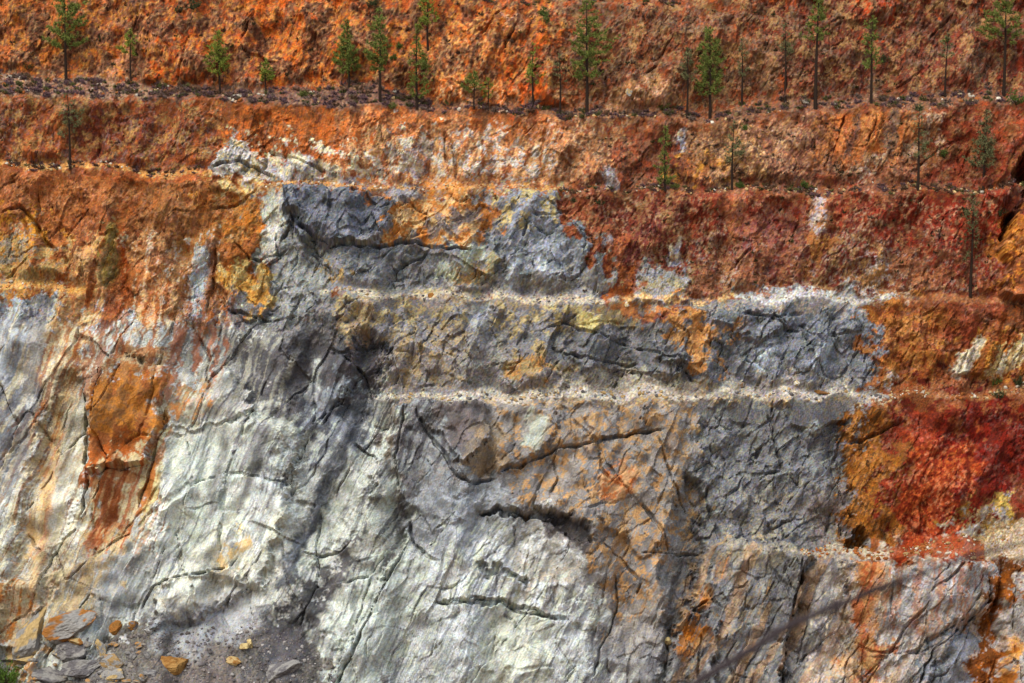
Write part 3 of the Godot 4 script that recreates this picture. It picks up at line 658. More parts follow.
# ---------------------------------------------------------------- the cliff
var U := PackedFloat32Array()
var V := PackedFloat32Array()
var NU := 0
var NV := 0
var cols := []               # per column: distance along the ray for every row
var col_bench := []
var rows_pos := []
var rows_col := []
var rows_cls := []
var groove := PackedFloat32Array()
const GW := 1064
const GH := 716
const GU := -20
const GV := -16
var f_patch := []
var f_relief := []
var f_mass := []
var pos := PackedVector3Array()
var colr := PackedColorArray()

func lerp_table(t: Array, u: float, k: int) -> float:
	for i in range(1, t.size()):
		if u <= t[i][0]:
			var f: float = (u - t[i - 1][0]) / (t[i][0] - t[i - 1][0])
			return lerpf(t[i - 1][k], t[i][k], f)
	return t[-1][k]

# how steep the wall stands at (u, v), in degrees
func steep(u: float, v: float, feet: PackedFloat32Array) -> float:
	if v < feet[1]:
		return 66.0
	if v < feet[2]:
		return 76.0
	return lerpf(76.0, 82.0, smoothstep(230.0, 420.0, u))

func march(i: int) -> void:
	var u := U[i]
	var feet := PackedFloat32Array()
	var edges := PackedFloat32Array()
	for b in benches.size():
		var a := lerp_table(benches[b][1], u, 1)
		var d := lerp_table(benches[b][1], u, 2)
		var ease := clampf((d - a) * 0.3, 0.0, 1.0)
		var w := n_soft.get_noise_2d(u * 0.9, b * 90.0) * 6.0 * ease
		feet.append(minf(a + w + n_soft.get_noise_2d(u * 0.6, b * 90.0 + 50.0) * 4.0 * ease, d + w - 0.6 * ease))
		edges.append(d + w)
	var out := PackedFloat32Array()
	out.resize(NV)
	var y := 0.0
	var z := -34.0
	var dv0 := (V[0] - 341.5) * kpix
	y = cam_at.y + (z - cam_at.z) / (fwd.z - upv.z * dv0) * (fwd.y - upv.y * dv0)
	out[0] = (z - cam_at.z) / (fwd.z - upv.z * dv0)
	for j in range(1, NV):
		var from := V[j - 1]
		while from < V[j] - 0.0001:
			# the next stretch of even steepness
			var to := V[j]
			var deg := -1.0
			for b in benches.size():
				if from >= feet[b] - 0.0001 and from < edges[b] - 0.0001:
					deg = benches[b][0]
					to = minf(to, edges[b])
				elif from < feet[b] and feet[b] < edges[b]:
					to = minf(to, feet[b])
			if deg < 0.0:
				deg = steep(u, from, feet)
			to = maxf(to, from + 0.001)
			var dv := (to - 341.5) * kpix
			var dy := fwd.y - upv.y * dv
			var dz := fwd.z - upv.z * dv
			var a := deg_to_rad(deg)
			var m := ((z - cam_at.z) * dy - (y - cam_at.y) * dz) / (-sin(a) * dz - cos(a) * dy)
			y -= m * sin(a)
			z += m * cos(a)
			from = to
		out[j] = (z - cam_at.z) / (fwd.z - upv.z * (V[j] - 341.5) * kpix)
	cols[i] = out
	col_bench[i] = [feet, edges]

# signed distance to an outline (inside positive) on a coarse grid
func prepare(poly: Array, pad: float) -> Dictionary:
	var n := poly.size() / 2
	var u0 := 1e9
	var v0 := 1e9
	var u1 := -1e9
	var v1 := -1e9
	for k in n:
		u0 = minf(u0, poly[k * 2]); u1 = maxf(u1, poly[k * 2])
		v0 = minf(v0, poly[k * 2 + 1]); v1 = maxf(v1, poly[k * 2 + 1])
	u0 = maxf(u0 - pad, -420.0); u1 = minf(u1 + pad, 1440.0); v0 = maxf(v0 - pad, -180.0); v1 = minf(v1 + pad, 840.0)
	var step := 3.0 if (u1 - u0) < 250.0 else 6.0
	var w := int((u1 - u0) / step) + 2
	var h := int((v1 - v0) / step) + 2
	var d := PackedFloat32Array()
	d.resize(w * h)
	var px := PackedFloat32Array()
	var py := PackedFloat32Array()
	for k in n:
		px.append(poly[k * 2]); py.append(poly[k * 2 + 1])
	for y in h:
		for x in w:
			var cx := u0 + x * step
			var cy := v0 + y * step
			var best := 1e9
			var ins := false
			var q := n - 1
			for k in n:
				var ax := px[q]; var ay := py[q]; var bx := px[k]; var by := py[k]
				var ex := bx - ax; var ey := by - ay
				var t := clampf(((cx - ax) * ex + (cy - ay) * ey) / (ex * ex + ey * ey + 1e-6), 0.0, 1.0)
				var qx := cx - ax - ex * t; var qy := cy - ay - ey * t
				best = minf(best, qx * qx + qy * qy)
				if (ay > cy) != (by > cy) and cx < ex * (cy - ay) / (by - ay) + ax:
					ins = not ins
				q = k
			d[y * w + x] = sqrt(best) * (1.0 if ins else -1.0)
	return {"u0": u0, "v0": v0, "u1": u1, "v1": v1, "step": step, "w": w, "h": h, "d": d, "cu": (u0 + u1) * 0.5, "cv": (v0 + v1) * 0.5}

func prep_job(k: int) -> void:
	var np := patches.size()
	var nr := reliefs.size()
	if k < np:
		f_patch[k] = prepare(patches[k][0], patches[k][4] * 2.0 + patches[k][5] * 2.5 + 6.0)
	elif k < np + nr:
		f_relief[k - np] = prepare(reliefs[k - np][0], 14.0)
	else:
		f_mass[k - np - nr] = prepare(masses[k - np - nr][0], masses[k - np - nr][1] + 6.0)

func sdf(f: Dictionary, d: PackedFloat32Array, u: float, v: float) -> float:
	var x := clampf((u - f.u0) / f.step, 0.0, f.w - 1.001)
	var y := clampf((v - f.v0) / f.step, 0.0, f.h - 1.001)
	var xi := int(x)
	var yi := int(y)
	var w: int = f.w
	var o := yi * w + xi
	var fx := x - xi
	return lerpf(lerpf(d[o], d[o + 1], fx), lerpf(d[o + w], d[o + w + 1], fx), y - yi)

func stamp_crack(pts: Array, width: float, depth: float, rng: RandomNumberGenerator) -> void:
	var salt := rng.randf() * 1000.0
	var walked := 0.0
	var total := 0.0
	for k in range(1, pts.size()):
		total += pts[k].distance_to(pts[k - 1])
	for k in range(1, pts.size()):
		var a: Vector2 = pts[k - 1]
		var b: Vector2 = pts[k]
		var n := maxi(1, int(a.distance_to(b) / 0.6))
		for s in n:
			var p := a.lerp(b, float(s) / n)
			walked += a.distance_to(b) / n
			p += Vector2(n_mid.get_noise_2d(walked * 0.7, salt), n_mid.get_noise_2d(walked * 0.7, salt + 99.0)) * 1.8
			var taper := minf(1.0, minf(walked, total - walked) / 8.0)
			var vary := 0.6 + 1.3 * absf(n_mid.get_noise_2d(walked * 0.35, salt + 300.0))
			var wd := 0.72 * width * (0.5 + 0.5 * taper) * vary
			var dp := 1.1 * depth * taper * vary
			var r := ceili(wd * 1.5)
			var cx := roundi(p.x)
			var cy := roundi(p.y)
			for yy in range(cy - r, cy + r + 1):
				for xx in range(cx - r, cx + r + 1):
					var gx := xx - GU
					var gy := yy - GV
					if gx < 0 or gy < 0 or gx >= GW or gy >= GH:
						continue
					var dd := Vector2(xx, yy).distance_to(p) / (wd * 1.5)
					if dd < 1.0:
						var o := gy * GW + gx
						groove[o] = maxf(groove[o], dp * (1.0 - dd * dd))

func row_job(j: int) -> void:
	var v := V[j]
	var pr := PackedVector3Array()
	var cr := PackedColorArray()
	pr.resize(NU)
	cr.resize(NU)
	var th := deg_to_rad(24.0)
	var sn := sin(th)
	var cs := cos(th)
	var f0 := PackedFloat32Array(); var f1 := PackedFloat32Array(); var f2 := PackedFloat32Array()
	var f3 := PackedFloat32Array(); var f4 := PackedFloat32Array(); var f5 := PackedFloat32Array()
	var wu := PackedFloat32Array(); var wv := PackedFloat32Array(); var cell := PackedFloat32Array()
	cell.resize(NU)
	var rwa := PackedFloat32Array(); var rwb := PackedFloat32Array(); var f6 := PackedFloat32Array(); var f7 := PackedFloat32Array(); var f8 := PackedFloat32Array()
	var blk := PackedFloat32Array()
	var slab := PackedFloat32Array()
	var slabt := PackedFloat32Array()
	var joint := PackedFloat32Array()
	var joint0 := PackedFloat32Array()
	joint.resize(NU)
	joint0.resize(NU)
	slab.resize(NU)
	slabt.resize(NU)
	blk.resize(NU)
	rwa.resize(NU); rwb.resize(NU); f6.resize(NU); f7.resize(NU); f8.resize(NU)
	f0.resize(NU); f1.resize(NU); f2.resize(NU); f3.resize(NU); f4.resize(NU); f5.resize(NU); wu.resize(NU); wv.resize(NU)
	for i in NU:
		var u := U[i]
		var fine := n_fine.get_noise_2d(u, v)
		var mid := n_mid.get_noise_2d(u, v)
		var wa := n_warp.get_noise_2d(u, v)
		var wb := n_warp.get_noise_2d(u + 500.0, v)
		var p := u * cs + v * sn + wa * 1.0 + n_soft.get_noise_2d(u * 0.5, v * 0.5) * 5.0
		var q := -u * sn + v * cs
		f0[i] = 0.5 + mid * 0.75 + fine * 0.42
		f4[i] = 0.5 + n_big.get_noise_2d(u * 2.0, v * 2.0) * 0.9
		var lively_streak := 0.4 + 0.75 * smoothstep(0.3, 0.7, f4[i])
		f1[i] = 0.5 + n_streak.get_noise_2d(p * 0.11, q * 0.0032) * 0.95 * lively_streak + fine * 0.1
		f2[i] = 0.5 + n_streak.get_noise_2d(p * 0.035 + 40.0, q * 0.003) * 0.8 + mid * 0.2
		f3[i] = 0.5 + n_streak.get_noise_2d((u + wa * 4.0 + v * 0.12) * 0.10 + 90.0, v * 0.007) * 0.7 + fine * 0.22
		f5[i] = 0.5 + n_fine.get_noise_2d(u * 1.3 + 900.0, v * 1.3) * 0.9
		rwa[i] = n_soft.get_noise_2d(u, v)
		rwb[i] = n_soft.get_noise_2d(u + 700.0, v)
		f6[i] = 0.5 + n_streak.get_noise_2d(p * 0.2 + 300.0, q * 0.0045) * 0.95 * lively_streak + mid * 0.2
		f7[i] = 0.5 + n_mid.get_noise_2d((p + 800.0) * 3.4, q * 2.0) * 0.9
		f8[i] = 0.5 + n_mid.get_noise_2d((p + 4800.0) * 3.0, q * 1.9) * 0.9
		var la := n_big.get_noise_2d(u * 1.7 + 300.0, v * 1.7)
		wu[i] = wa + fine * 0.3 + la * 1.6
		wv[i] = wb + fine * 0.2 - la * 1.1 + mid * 0.5
		var bp := u * cs + v * sn + rwa[i] * 3.0 + wa * 1.2
		var bq := -u * sn + v * cs + rwb[i] * 4.0 + wb * 1.5
		var b1 := blocks(bp * 0.055, bq * 0.036, 4)
		var b2 := blocks(bp * 0.15, bq * 0.10, 3)
		var b0 := blocks(bp * 0.021, bq * 0.0085, 11)
		slab[i] = b0.x - 0.5
		slabt[i] = b0.y - 0.5
		cell[i] = b1.y * 0.5 + b2.y * 0.5 - 0.5
		joint[i] = (1.0 - smoothstep(0.015, 0.075, b1.z)) * smoothstep(0.46, 0.7, f4[i] + mid * 0.5)
		joint0[i] = (1.0 - smoothstep(0.012, 0.04, b0.z)) * smoothstep(0.35, 0.6, f4[i] + mid * 0.4)
		blk[i] = (b2.x - 0.5) + 1.6 * (b1.x - 0.5)
	for i in NU:
		cr[i] = lin(140, 82, 52) if v < 300.0 or U[i] > 870.0 else lin(140, 136, 130)
	var fields := [f0, f1, f2, f3, f4, f5, f6, f7, f8]
	# colour
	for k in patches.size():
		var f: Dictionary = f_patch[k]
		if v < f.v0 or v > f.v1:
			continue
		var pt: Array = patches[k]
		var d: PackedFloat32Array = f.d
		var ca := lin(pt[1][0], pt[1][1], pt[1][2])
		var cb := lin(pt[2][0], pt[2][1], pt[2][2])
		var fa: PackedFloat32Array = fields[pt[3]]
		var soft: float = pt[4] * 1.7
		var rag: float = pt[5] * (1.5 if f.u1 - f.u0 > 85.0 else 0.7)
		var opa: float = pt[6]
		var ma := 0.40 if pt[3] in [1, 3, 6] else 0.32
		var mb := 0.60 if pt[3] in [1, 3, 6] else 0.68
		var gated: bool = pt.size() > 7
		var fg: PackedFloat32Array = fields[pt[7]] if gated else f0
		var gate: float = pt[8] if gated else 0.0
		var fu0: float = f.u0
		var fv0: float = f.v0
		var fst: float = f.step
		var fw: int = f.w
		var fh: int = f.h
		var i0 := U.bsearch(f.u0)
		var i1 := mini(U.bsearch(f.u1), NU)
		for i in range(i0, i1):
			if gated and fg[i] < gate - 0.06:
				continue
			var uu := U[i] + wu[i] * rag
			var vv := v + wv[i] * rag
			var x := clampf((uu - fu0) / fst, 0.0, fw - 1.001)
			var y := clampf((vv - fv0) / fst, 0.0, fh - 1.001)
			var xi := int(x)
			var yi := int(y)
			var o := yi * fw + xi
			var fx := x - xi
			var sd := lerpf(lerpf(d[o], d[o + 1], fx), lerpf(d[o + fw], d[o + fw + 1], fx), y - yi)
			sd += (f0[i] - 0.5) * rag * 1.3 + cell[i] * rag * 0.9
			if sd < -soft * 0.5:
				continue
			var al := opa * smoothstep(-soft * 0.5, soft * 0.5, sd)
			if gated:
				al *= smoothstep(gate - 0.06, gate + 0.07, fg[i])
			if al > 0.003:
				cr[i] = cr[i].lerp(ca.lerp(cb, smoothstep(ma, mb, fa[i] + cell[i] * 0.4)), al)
	# debris lying on the benches, brightness of lit ledge edges put into its colour: [bench, from u, to u, colour, second colour]
	for k in lit_dust.size():
		var du: Array = lit_dust[k]
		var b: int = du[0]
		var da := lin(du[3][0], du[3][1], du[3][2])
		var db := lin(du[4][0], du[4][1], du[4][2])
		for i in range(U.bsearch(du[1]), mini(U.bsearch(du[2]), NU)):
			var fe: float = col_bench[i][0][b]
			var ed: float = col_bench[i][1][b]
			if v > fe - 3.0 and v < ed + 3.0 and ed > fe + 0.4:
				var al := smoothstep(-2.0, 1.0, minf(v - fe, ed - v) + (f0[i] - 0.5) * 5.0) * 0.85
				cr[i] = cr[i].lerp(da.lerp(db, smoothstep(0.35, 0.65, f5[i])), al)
	# relief
	var ra := PackedFloat32Array(); var rb := PackedFloat32Array(); var rc := PackedFloat32Array(); var rd := PackedFloat32Array()
	var rm := PackedFloat32Array()
	ra.resize(NU); rb.resize(NU); rc.resize(NU); rd.resize(NU); rm.resize(NU)
	for i in NU:
		ra[i] = 0.8; rb[i] = 0.35; rc[i] = 0.0; rd[i] = 0.65
	for k in reliefs.size():
		var f: Dictionary = f_relief[k]
		if v < f.v0 or v > f.v1:
			continue
		var rl: Array = reliefs[k]
		var d: PackedFloat32Array = f.d
		for i in range(U.bsearch(f.u0), mini(U.bsearch(f.u1), NU)):
			var al := smoothstep(-rl[1], rl[1], sdf(f, d, U[i] + wu[i] * 6.0, v + wv[i] * 6.0))
			if al > 0.0:
				ra[i] = lerpf(ra[i], rl[2], al); rb[i] = lerpf(rb[i], rl[3], al)
				rc[i] = lerpf(rc[i], rl[4], al); rd[i] = lerpf(rd[i], rl[5], al)
	for k in masses.size():
		var f: Dictionary = f_mass[k]
		if v < f.v0 or v > f.v1:
			continue
		var ms: Array = masses[k]
		var d: PackedFloat32Array = f.d
		for i in range(U.bsearch(f.u0), mini(U.bsearch(f.u1), NU)):
			var sd := sdf(f, d, U[i] + wu[i] * 4.0, v + wv[i] * 4.0)
			if sd < -ms[1]:
				continue
			var h: float = ms[2] + ms[3] * (U[i] - f.cu) * 0.01 + ms[4] * (v - f.cv) * 0.01
			if h * ms[2] > 0.0:
				rm[i] += h * smoothstep(-ms[1], ms[1], sd)
	var dir := Vector3(0, 0.4, 0.917)
	var lively := []
	for b in 6:
		var lo := 1e9
		var hi := -1e9
		for q in benches[b][1]:
			lo = minf(lo, q[1])
			hi = maxf(hi, q[2])
		if v > lo - 16.0 and v < hi + 30.0:
			lively.append(b)
	for i in NU:
		var u := U[i]
		var wa := rwa[i]
		var wb := rwb[i]
		var p := u * cs + v * sn + wa * 3.0
		var q := -u * sn + v * cs + wb * 5.0
		var h := n_big.get_noise_2d(u + 77.0, v * 0.8) * 1.6
		h += ra[i] * 1.25 * (facet(p * 0.028, q * 0.018, 1) + 0.45 * facet(p * 0.075, q * 0.048, 2) + 0.16 * facet(p * 0.19, q * 0.13, 9) - 0.2)
		h += 0.6 * rb[i] * blk[i] - rb[i] * 0.5 * joint[i]
		if rc[i] > 0.01:
			h += rc[i] * (1.5 * facet(p * 0.026, q * 0.008, 5) + 0.9 * slab[i] - 0.55 * joint0[i] + smoothstep(0.4, 0.75, f4[i]) * 0.3 * facet(p * 0.1, q * 0.025, 6) + (f6[i] - 0.5) * 0.06)
		h += rd[i] * (n_rid.get_noise_2d(u, v * 0.8) * 0.26 + (f0[i] - 0.5) * 0.12 + 0.2 * facet(p * 0.24, q * 0.2, 10) - smoothstep(0.74, 0.95, f5[i]) * smoothstep(0.55, 0.8, f7[i]) * 0.25 + n_streak.get_noise_2d((u + v * 0.15) * 0.045 + 7.0, v * 0.007) * 0.75 - n_rid.get_noise_2d(u * 2.4 + 50.0, v * 2.0) * 0.1)
		var calm := 1.0
		var feet: PackedFloat32Array = col_bench[i][0]
		var edges: PackedFloat32Array = col_bench[i][1]
		for b in lively:
			if edges[b] > feet[b] + 0.5:
				var away := maxf(feet[b] - v, v - edges[b])
				if away < 11.0:
					calm = minf(calm, lerpf(0.2, 1.0, smoothstep(0.0, 11.0, away)))
		h = h * calm + rm[i]
		for b in lively:
			if edges[b] > feet[b] + 0.5 and v > edges[b] - 2.0 and v < edges[b] + 26.0:
				h = maxf(h, -0.045 * maxf(0.0, v - edges[b]))
		var gx := int(u) - GU
		var gy := int(v) - GV
		if gx >= 0 and gy >= 0 and gx < GW and gy < GH and u == floorf(u) and v == floorf(v):
			h -= groove[gy * GW + gx] * smoothstep(0.25, 0.8, calm)
		pr[i] = cam_at + px_dir(u, v) * cols[i][j] + dir * h
		# mineral grain, dark manganese crust and pale fresh breaks, in angular flecks drawn out along the dip
		var g := 1.0 + n_grain.get_noise_2d(u * 0.5, v * 0.5) * lerpf(0.4, 0.56, smoothstep(0.1, 0.4, rd[i])) + (f0[i] - 0.5) * 0.15 + cell[i] * 0.55 + rc[i] * slabt[i] * 0.55
		var c := cr[i]
		var fl := clampf(rd[i] * 1.3, 0.1, 0.55) * smoothstep(0.25, 0.75, f4[i])
		c = c.lerp(Color(c.r * 0.36, c.g * 0.37, c.b * 0.42), fl * smoothstep(0.58, 0.74, f7[i] + cell[i] * 0.12))
		c = c.lerp(Color(c.r * 1.25 + 0.05, c.g * 1.35 + 0.05, c.b * 1.4 + 0.045), fl * smoothstep(0.58, 0.74, f8[i] - cell[i] * 0.12))
		# grains of ochre, rust, slate and violet minerals
		var h1 := n_grain.get_noise_2d(u * 0.3 + 700.0, v * 0.3) * 0.9 + (f8[i] - 0.5) * 0.7
		var h2 := n_grain.get_noise_2d(u * 0.33, v * 0.33 + 900.0) * 0.9 + (f0[i] - 0.5) * 0.6
		var hs := lerpf(0.45, 1.0, smoothstep(0.05, 0.4, rd[i]))
		cr[i] = Color(c.r * g * (1.0 + hs * (0.16 * h1 - 0.1 * h2)), c.g * g * (1.0 + hs * 0.14 * h2), c.b * g * (1.0 - hs * (0.38 * h1 + 0.06 * h2)))
	rows_pos[j] = pr
	rows_col[j] = cr

func spread_coords(out: PackedFloat32Array, lo: float, a: float, b: float, hi: float, step: float) -> void:
	var x := lo
	while x < a:
		out.append(x)
		x += step
	x = a
	while x <= b:
		out.append(x)
		x += 1.0
	x = b + step
	while x <= hi:
		out.append(x)
		x += step

func par(job: Callable, n: int) -> void:
	var crew := []
	for t in 4:
		var th := Thread.new()
		th.start(func():
			for k in range(t, n, 4):
				job.call(k))
		crew.append(th)
	for th in crew:
		th.wait_to_finish()

func build_cliff() -> void:
	spread_coords(U, -304, -32, 1056, 1328, 8.0)
	spread_coords(V, -160, -16, 700, 820, 8.0)
	NU = U.size()
	NV = V.size()
	cols.resize(NU)
	col_bench.resize(NU)
	par(march, NU)
	f_patch.resize(patches.size()); f_relief.resize(reliefs.size()); f_mass.resize(masses.size())
	par(prep_job, patches.size() + reliefs.size() + masses.size())
	groove.resize(GW * GH)
	var rng := RandomNumberGenerator.new()
	rng.seed = 5
	for c in cracks:
		var pts := []
		for k in range(2, c.size(), 2):
			pts.append(Vector2(c[k], c[k + 1]))
		stamp_crack(pts, c[0], c[1], rng)
	for fr in fractures:
		for n in int(fr[4] * 0.2):
			var at := Vector2(rng.randf_range(fr[0], fr[2]), rng.randf_range(fr[1], fr[3]))
			var ang := deg_to_rad(fr[5] + rng.randfn() * fr[6] * 0.6)
			var len := float(fr[7]) * rng.randf_range(0.5, 2.4)
			var pts := [at]
			var walked := 0.0
			while walked < len:
				ang += rng.randfn() * 0.14
				at += Vector2(-sin(ang), cos(ang)) * 6.0
				walked += 6.0
				pts.append(at)
			stamp_crack(pts, fr[8] * rng.randf_range(0.7, 1.2), fr[9] * rng.randf_range(0.35, 1.0), rng)
	rows_pos.resize(NV)
	rows_col.resize(NV)
	par(row_job, NV)
	for j in NV:
		pos.append_array(rows_pos[j])
		colr.append_array(rows_col[j])
	rows_pos.clear(); rows_col.clear()
	emit_cliff()

# which piece of the wall a place belongs to
func piece_of(u: float, v: float, feet: PackedFloat32Array, edges: PackedFloat32Array) -> int:
	for b in benches.size():
		if v >= feet[b] and v < edges[b]:
			return b * 2 + 1
		if v < feet[b]:
			return b * 2
	return benches.size() * 2

var piece_names := [["rock_face", "weathered red rock face above the top bench"], ["bench", "narrow bench at the very top"],
	["rock_face", "orange and red crag behind the pines"], ["bench", "top bench with heather and pines"],
	["rock_face", "rust and tan rock face below the pines"], ["bench", "narrow bench on the second step"],
	["rock_face", "maroon and rusty face with grey outcrop"], ["ledge", "pale dusty ledge on grey rock"],
	["rock_face", "grey and rusty face between dusty ledges"], ["ledge", "ledge heaped with pale grey rubble"],
	["rock_face", "tall grey face beside deep red rock"], ["ledge", "rusty ledge at the foot of the red rock"],
	["rock_face", "pale grained rock under the lowest ledge"], ["talus_slope", "dark grey scree at the foot of the face"],
	["rock_face", "rock below the scree"]]

func emit_cliff() -> void:
	var nrm := PackedVector3Array()
	nrm.resize(pos.size())
	for j in NV:
		var jm := maxi(j - 1, 0) * NU
		var jp := mini(j + 1, NV - 1) * NU
		for i in NU:
			var im := maxi(i - 1, 0)
			var ip := mini(i + 1, NU - 1)
			nrm[j * NU + i] = (pos[j * NU + ip] * 1.6 - pos[j * NU + im] * 0.4 - pos[j * NU + i] * 1.2).cross(pos[jm + i] * 0.4 - pos[jp + i] * 1.6 + pos[j * NU + i] * 1.2).normalized()
	var cliff := Node3D.new()
	cliff.name = "cliff"
	cliff.set_meta("kind", "structure")
	cliff.set_meta("label", "terraced quarry wall of red, ochre and grey rock")
	cliff.set_meta("category", "cliff")
	add_child(cliff)
	var np := piece_names.size()
	var idx := []
	for k in np:
		idx.append(PackedInt32Array())
	# rock masses that stand out of the faces are pieces of their own
	var shapes := []
	for oc in outcrops:
		var pg := PackedVector2Array()
		var bb := Rect2(oc[0][0], oc[0][1], 0, 0)
		for k in range(0, oc[0].size(), 2):
			pg.append(Vector2(oc[0][k], oc[0][k + 1]))
			bb = bb.expand(pg[-1])
		shapes.append([pg, bb])
		piece_names.append([oc[1], oc[2]])
		idx.append(PackedInt32Array())
	np = piece_names.size()
	# piece per quad, column by column
	for i in NU - 1:
		var feet := PackedFloat32Array()
		var edges := PackedFloat32Array()
		for b in benches.size():
			feet.append(lerp_table(benches[b][1], U[i], 1))
			edges.append(lerp_table(benches[b][1], U[i], 2))
		for j in NV - 1:
			var k := piece_of(U[i], V[j] + 0.5, feet, edges)
			for q in shapes.size():
				var at := Vector2(U[i], V[j])
				if shapes[q][1].has_point(at) and Geometry2D.is_point_in_polygon(at + Vector2(n_warp.get_noise_2d(at.x, at.y), n_warp.get_noise_2d(at.x + 500.0, at.y)) * 4.0, shapes[q][0]):
					k = np - shapes.size() + q
			var a := j * NU + i
			idx[k].append_array(PackedInt32Array([a, a + 1, a + NU, a + 1, a + NU + 1, a + NU]))
	var m := StandardMaterial3D.new()
	m.resource_name = "rock"
	m.vertex_color_use_as_albedo = true
	m.roughness = 0.92
	m.metallic_specular = 0.25
	for k in np:
		var src: PackedInt32Array = idx[k]
		if src.is_empty():
			continue
		var back := PackedInt32Array()
		back.resize(pos.size())
		back.fill(-1)
		var vp := PackedVector3Array()
		var vn := PackedVector3Array()
		var vc := PackedColorArray()
		var ii := PackedInt32Array()
		ii.resize(src.size())
		for s in src.size():
			var g := src[s]
			if back[g] < 0:
				back[g] = vp.size()
				vp.append(pos[g])
				vn.append(nrm[g])
				vc.append(colr[g])
			ii[s] = back[g]
		var arr := []
		arr.resize(Mesh.ARRAY_MAX)
		arr[Mesh.ARRAY_VERTEX] = vp
		arr[Mesh.ARRAY_NORMAL] = vn
		arr[Mesh.ARRAY_COLOR] = vc
		arr[Mesh.ARRAY_INDEX] = ii
		var mesh := ArrayMesh.new()
		mesh.add_surface_from_arrays(Mesh.PRIMITIVE_TRIANGLES, arr)
		mesh.surface_set_material(0, m)
		var o := MeshInstance3D.new()
		o.name = piece_names[k][0]
		o.mesh = mesh
		o.set_meta("label", piece_names[k][1])
		cliff.add_child(o, true)

# the surface point under a photo position
func on_wall(u: float, v: float) -> Vector3:
	var i := clampi(U.bsearch(u), 0, NU - 1)
	var j := clampi(V.bsearch(v), 0, NV - 1)
	return pos[j * NU + i]
# ---------------------------------------------------------------- helpers for things
func flat_material(called: String, rough := 0.9) -> StandardMaterial3D:
	var m := StandardMaterial3D.new()
	m.resource_name = called
	m.vertex_color_use_as_albedo = true
	m.roughness = rough
	m.metallic_specular = 0.2
	return m

func tri(st: SurfaceTool, a: Vector3, b: Vector3, c: Vector3) -> void:
	st.add_vertex(a)
	st.add_vertex(b)
	st.add_vertex(c)

func tube(st: SurfaceTool, pts: Array, radii: Array, sides: int, c: Color) -> void:
	st.set_color(c)
	var rings := []
	for k in pts.size():
		var d: Vector3 = (pts[mini(k + 1, pts.size() - 1)] - pts[maxi(k - 1, 0)]).normalized()
		var x := d.cross(Vector3(0.31, 0.2, 0.93)).normalized()
		var y := d.cross(x)
		var ring := []
		for s in sides:
			var a := TAU * s / sides
			ring.append(pts[k] + (x * cos(a) + y * sin(a)) * radii[k])
		rings.append(ring)
	for k in pts.size() - 1:
		for s in sides:
			var t := (s + 1) % sides
			tri(st, rings[k][s], rings[k + 1][s], rings[k][t])
			tri(st, rings[k][t], rings[k + 1][s], rings[k + 1][t])

func begin() -> SurfaceTool:
	var st := SurfaceTool.new()
	st.begin(Mesh.PRIMITIVE_TRIANGLES)
	return st

func part(st: SurfaceTool, called: String, m: Material, parent: Node) -> MeshInstance3D:
	st.generate_normals()
	var o := MeshInstance3D.new()
	o.name = called
	o.mesh = st.commit()
	o.mesh.surface_set_material(0, m)
	parent.add_child(o, true)
	return o

func thing(called: String, at: Vector3, label: String, category: String, group := "") -> Node3D:
	var o := Node3D.new()
	o.name = called
	add_child(o, true)
	o.position = at
	tag(o, label, category, group)
	return o

# a spray of needles: thin blades round a point
func tuft(st: SurfaceTool, at: Vector3, out: Vector3, size: float, blades: int, c: Color, rng: RandomNumberGenerator) -> void:
	for k in blades:
		var d := (out * 0.7 + Vector3(rng.randfn(), rng.randfn() + 0.25, rng.randfn()) * 0.62).normalized()
		var side := d.cross(Vector3(rng.randfn(), rng.randfn(), rng.randfn())).normalized() * size * 0.09
		var l := size * rng.randf_range(0.6, 1.15)
		var g := rng.randf_range(0.65, 1.35)
		var y := rng.randf_range(0.85, 1.3)
		st.set_color(Color(c.r * g * y, c.g * g, c.b * g))
		tri(st, at - side, at + side, at + d * l)

var bark: StandardMaterial3D
var leafy: StandardMaterial3D

func mpp(at: Vector3) -> float:
	return (at - cam_at).dot(fwd) * kpix

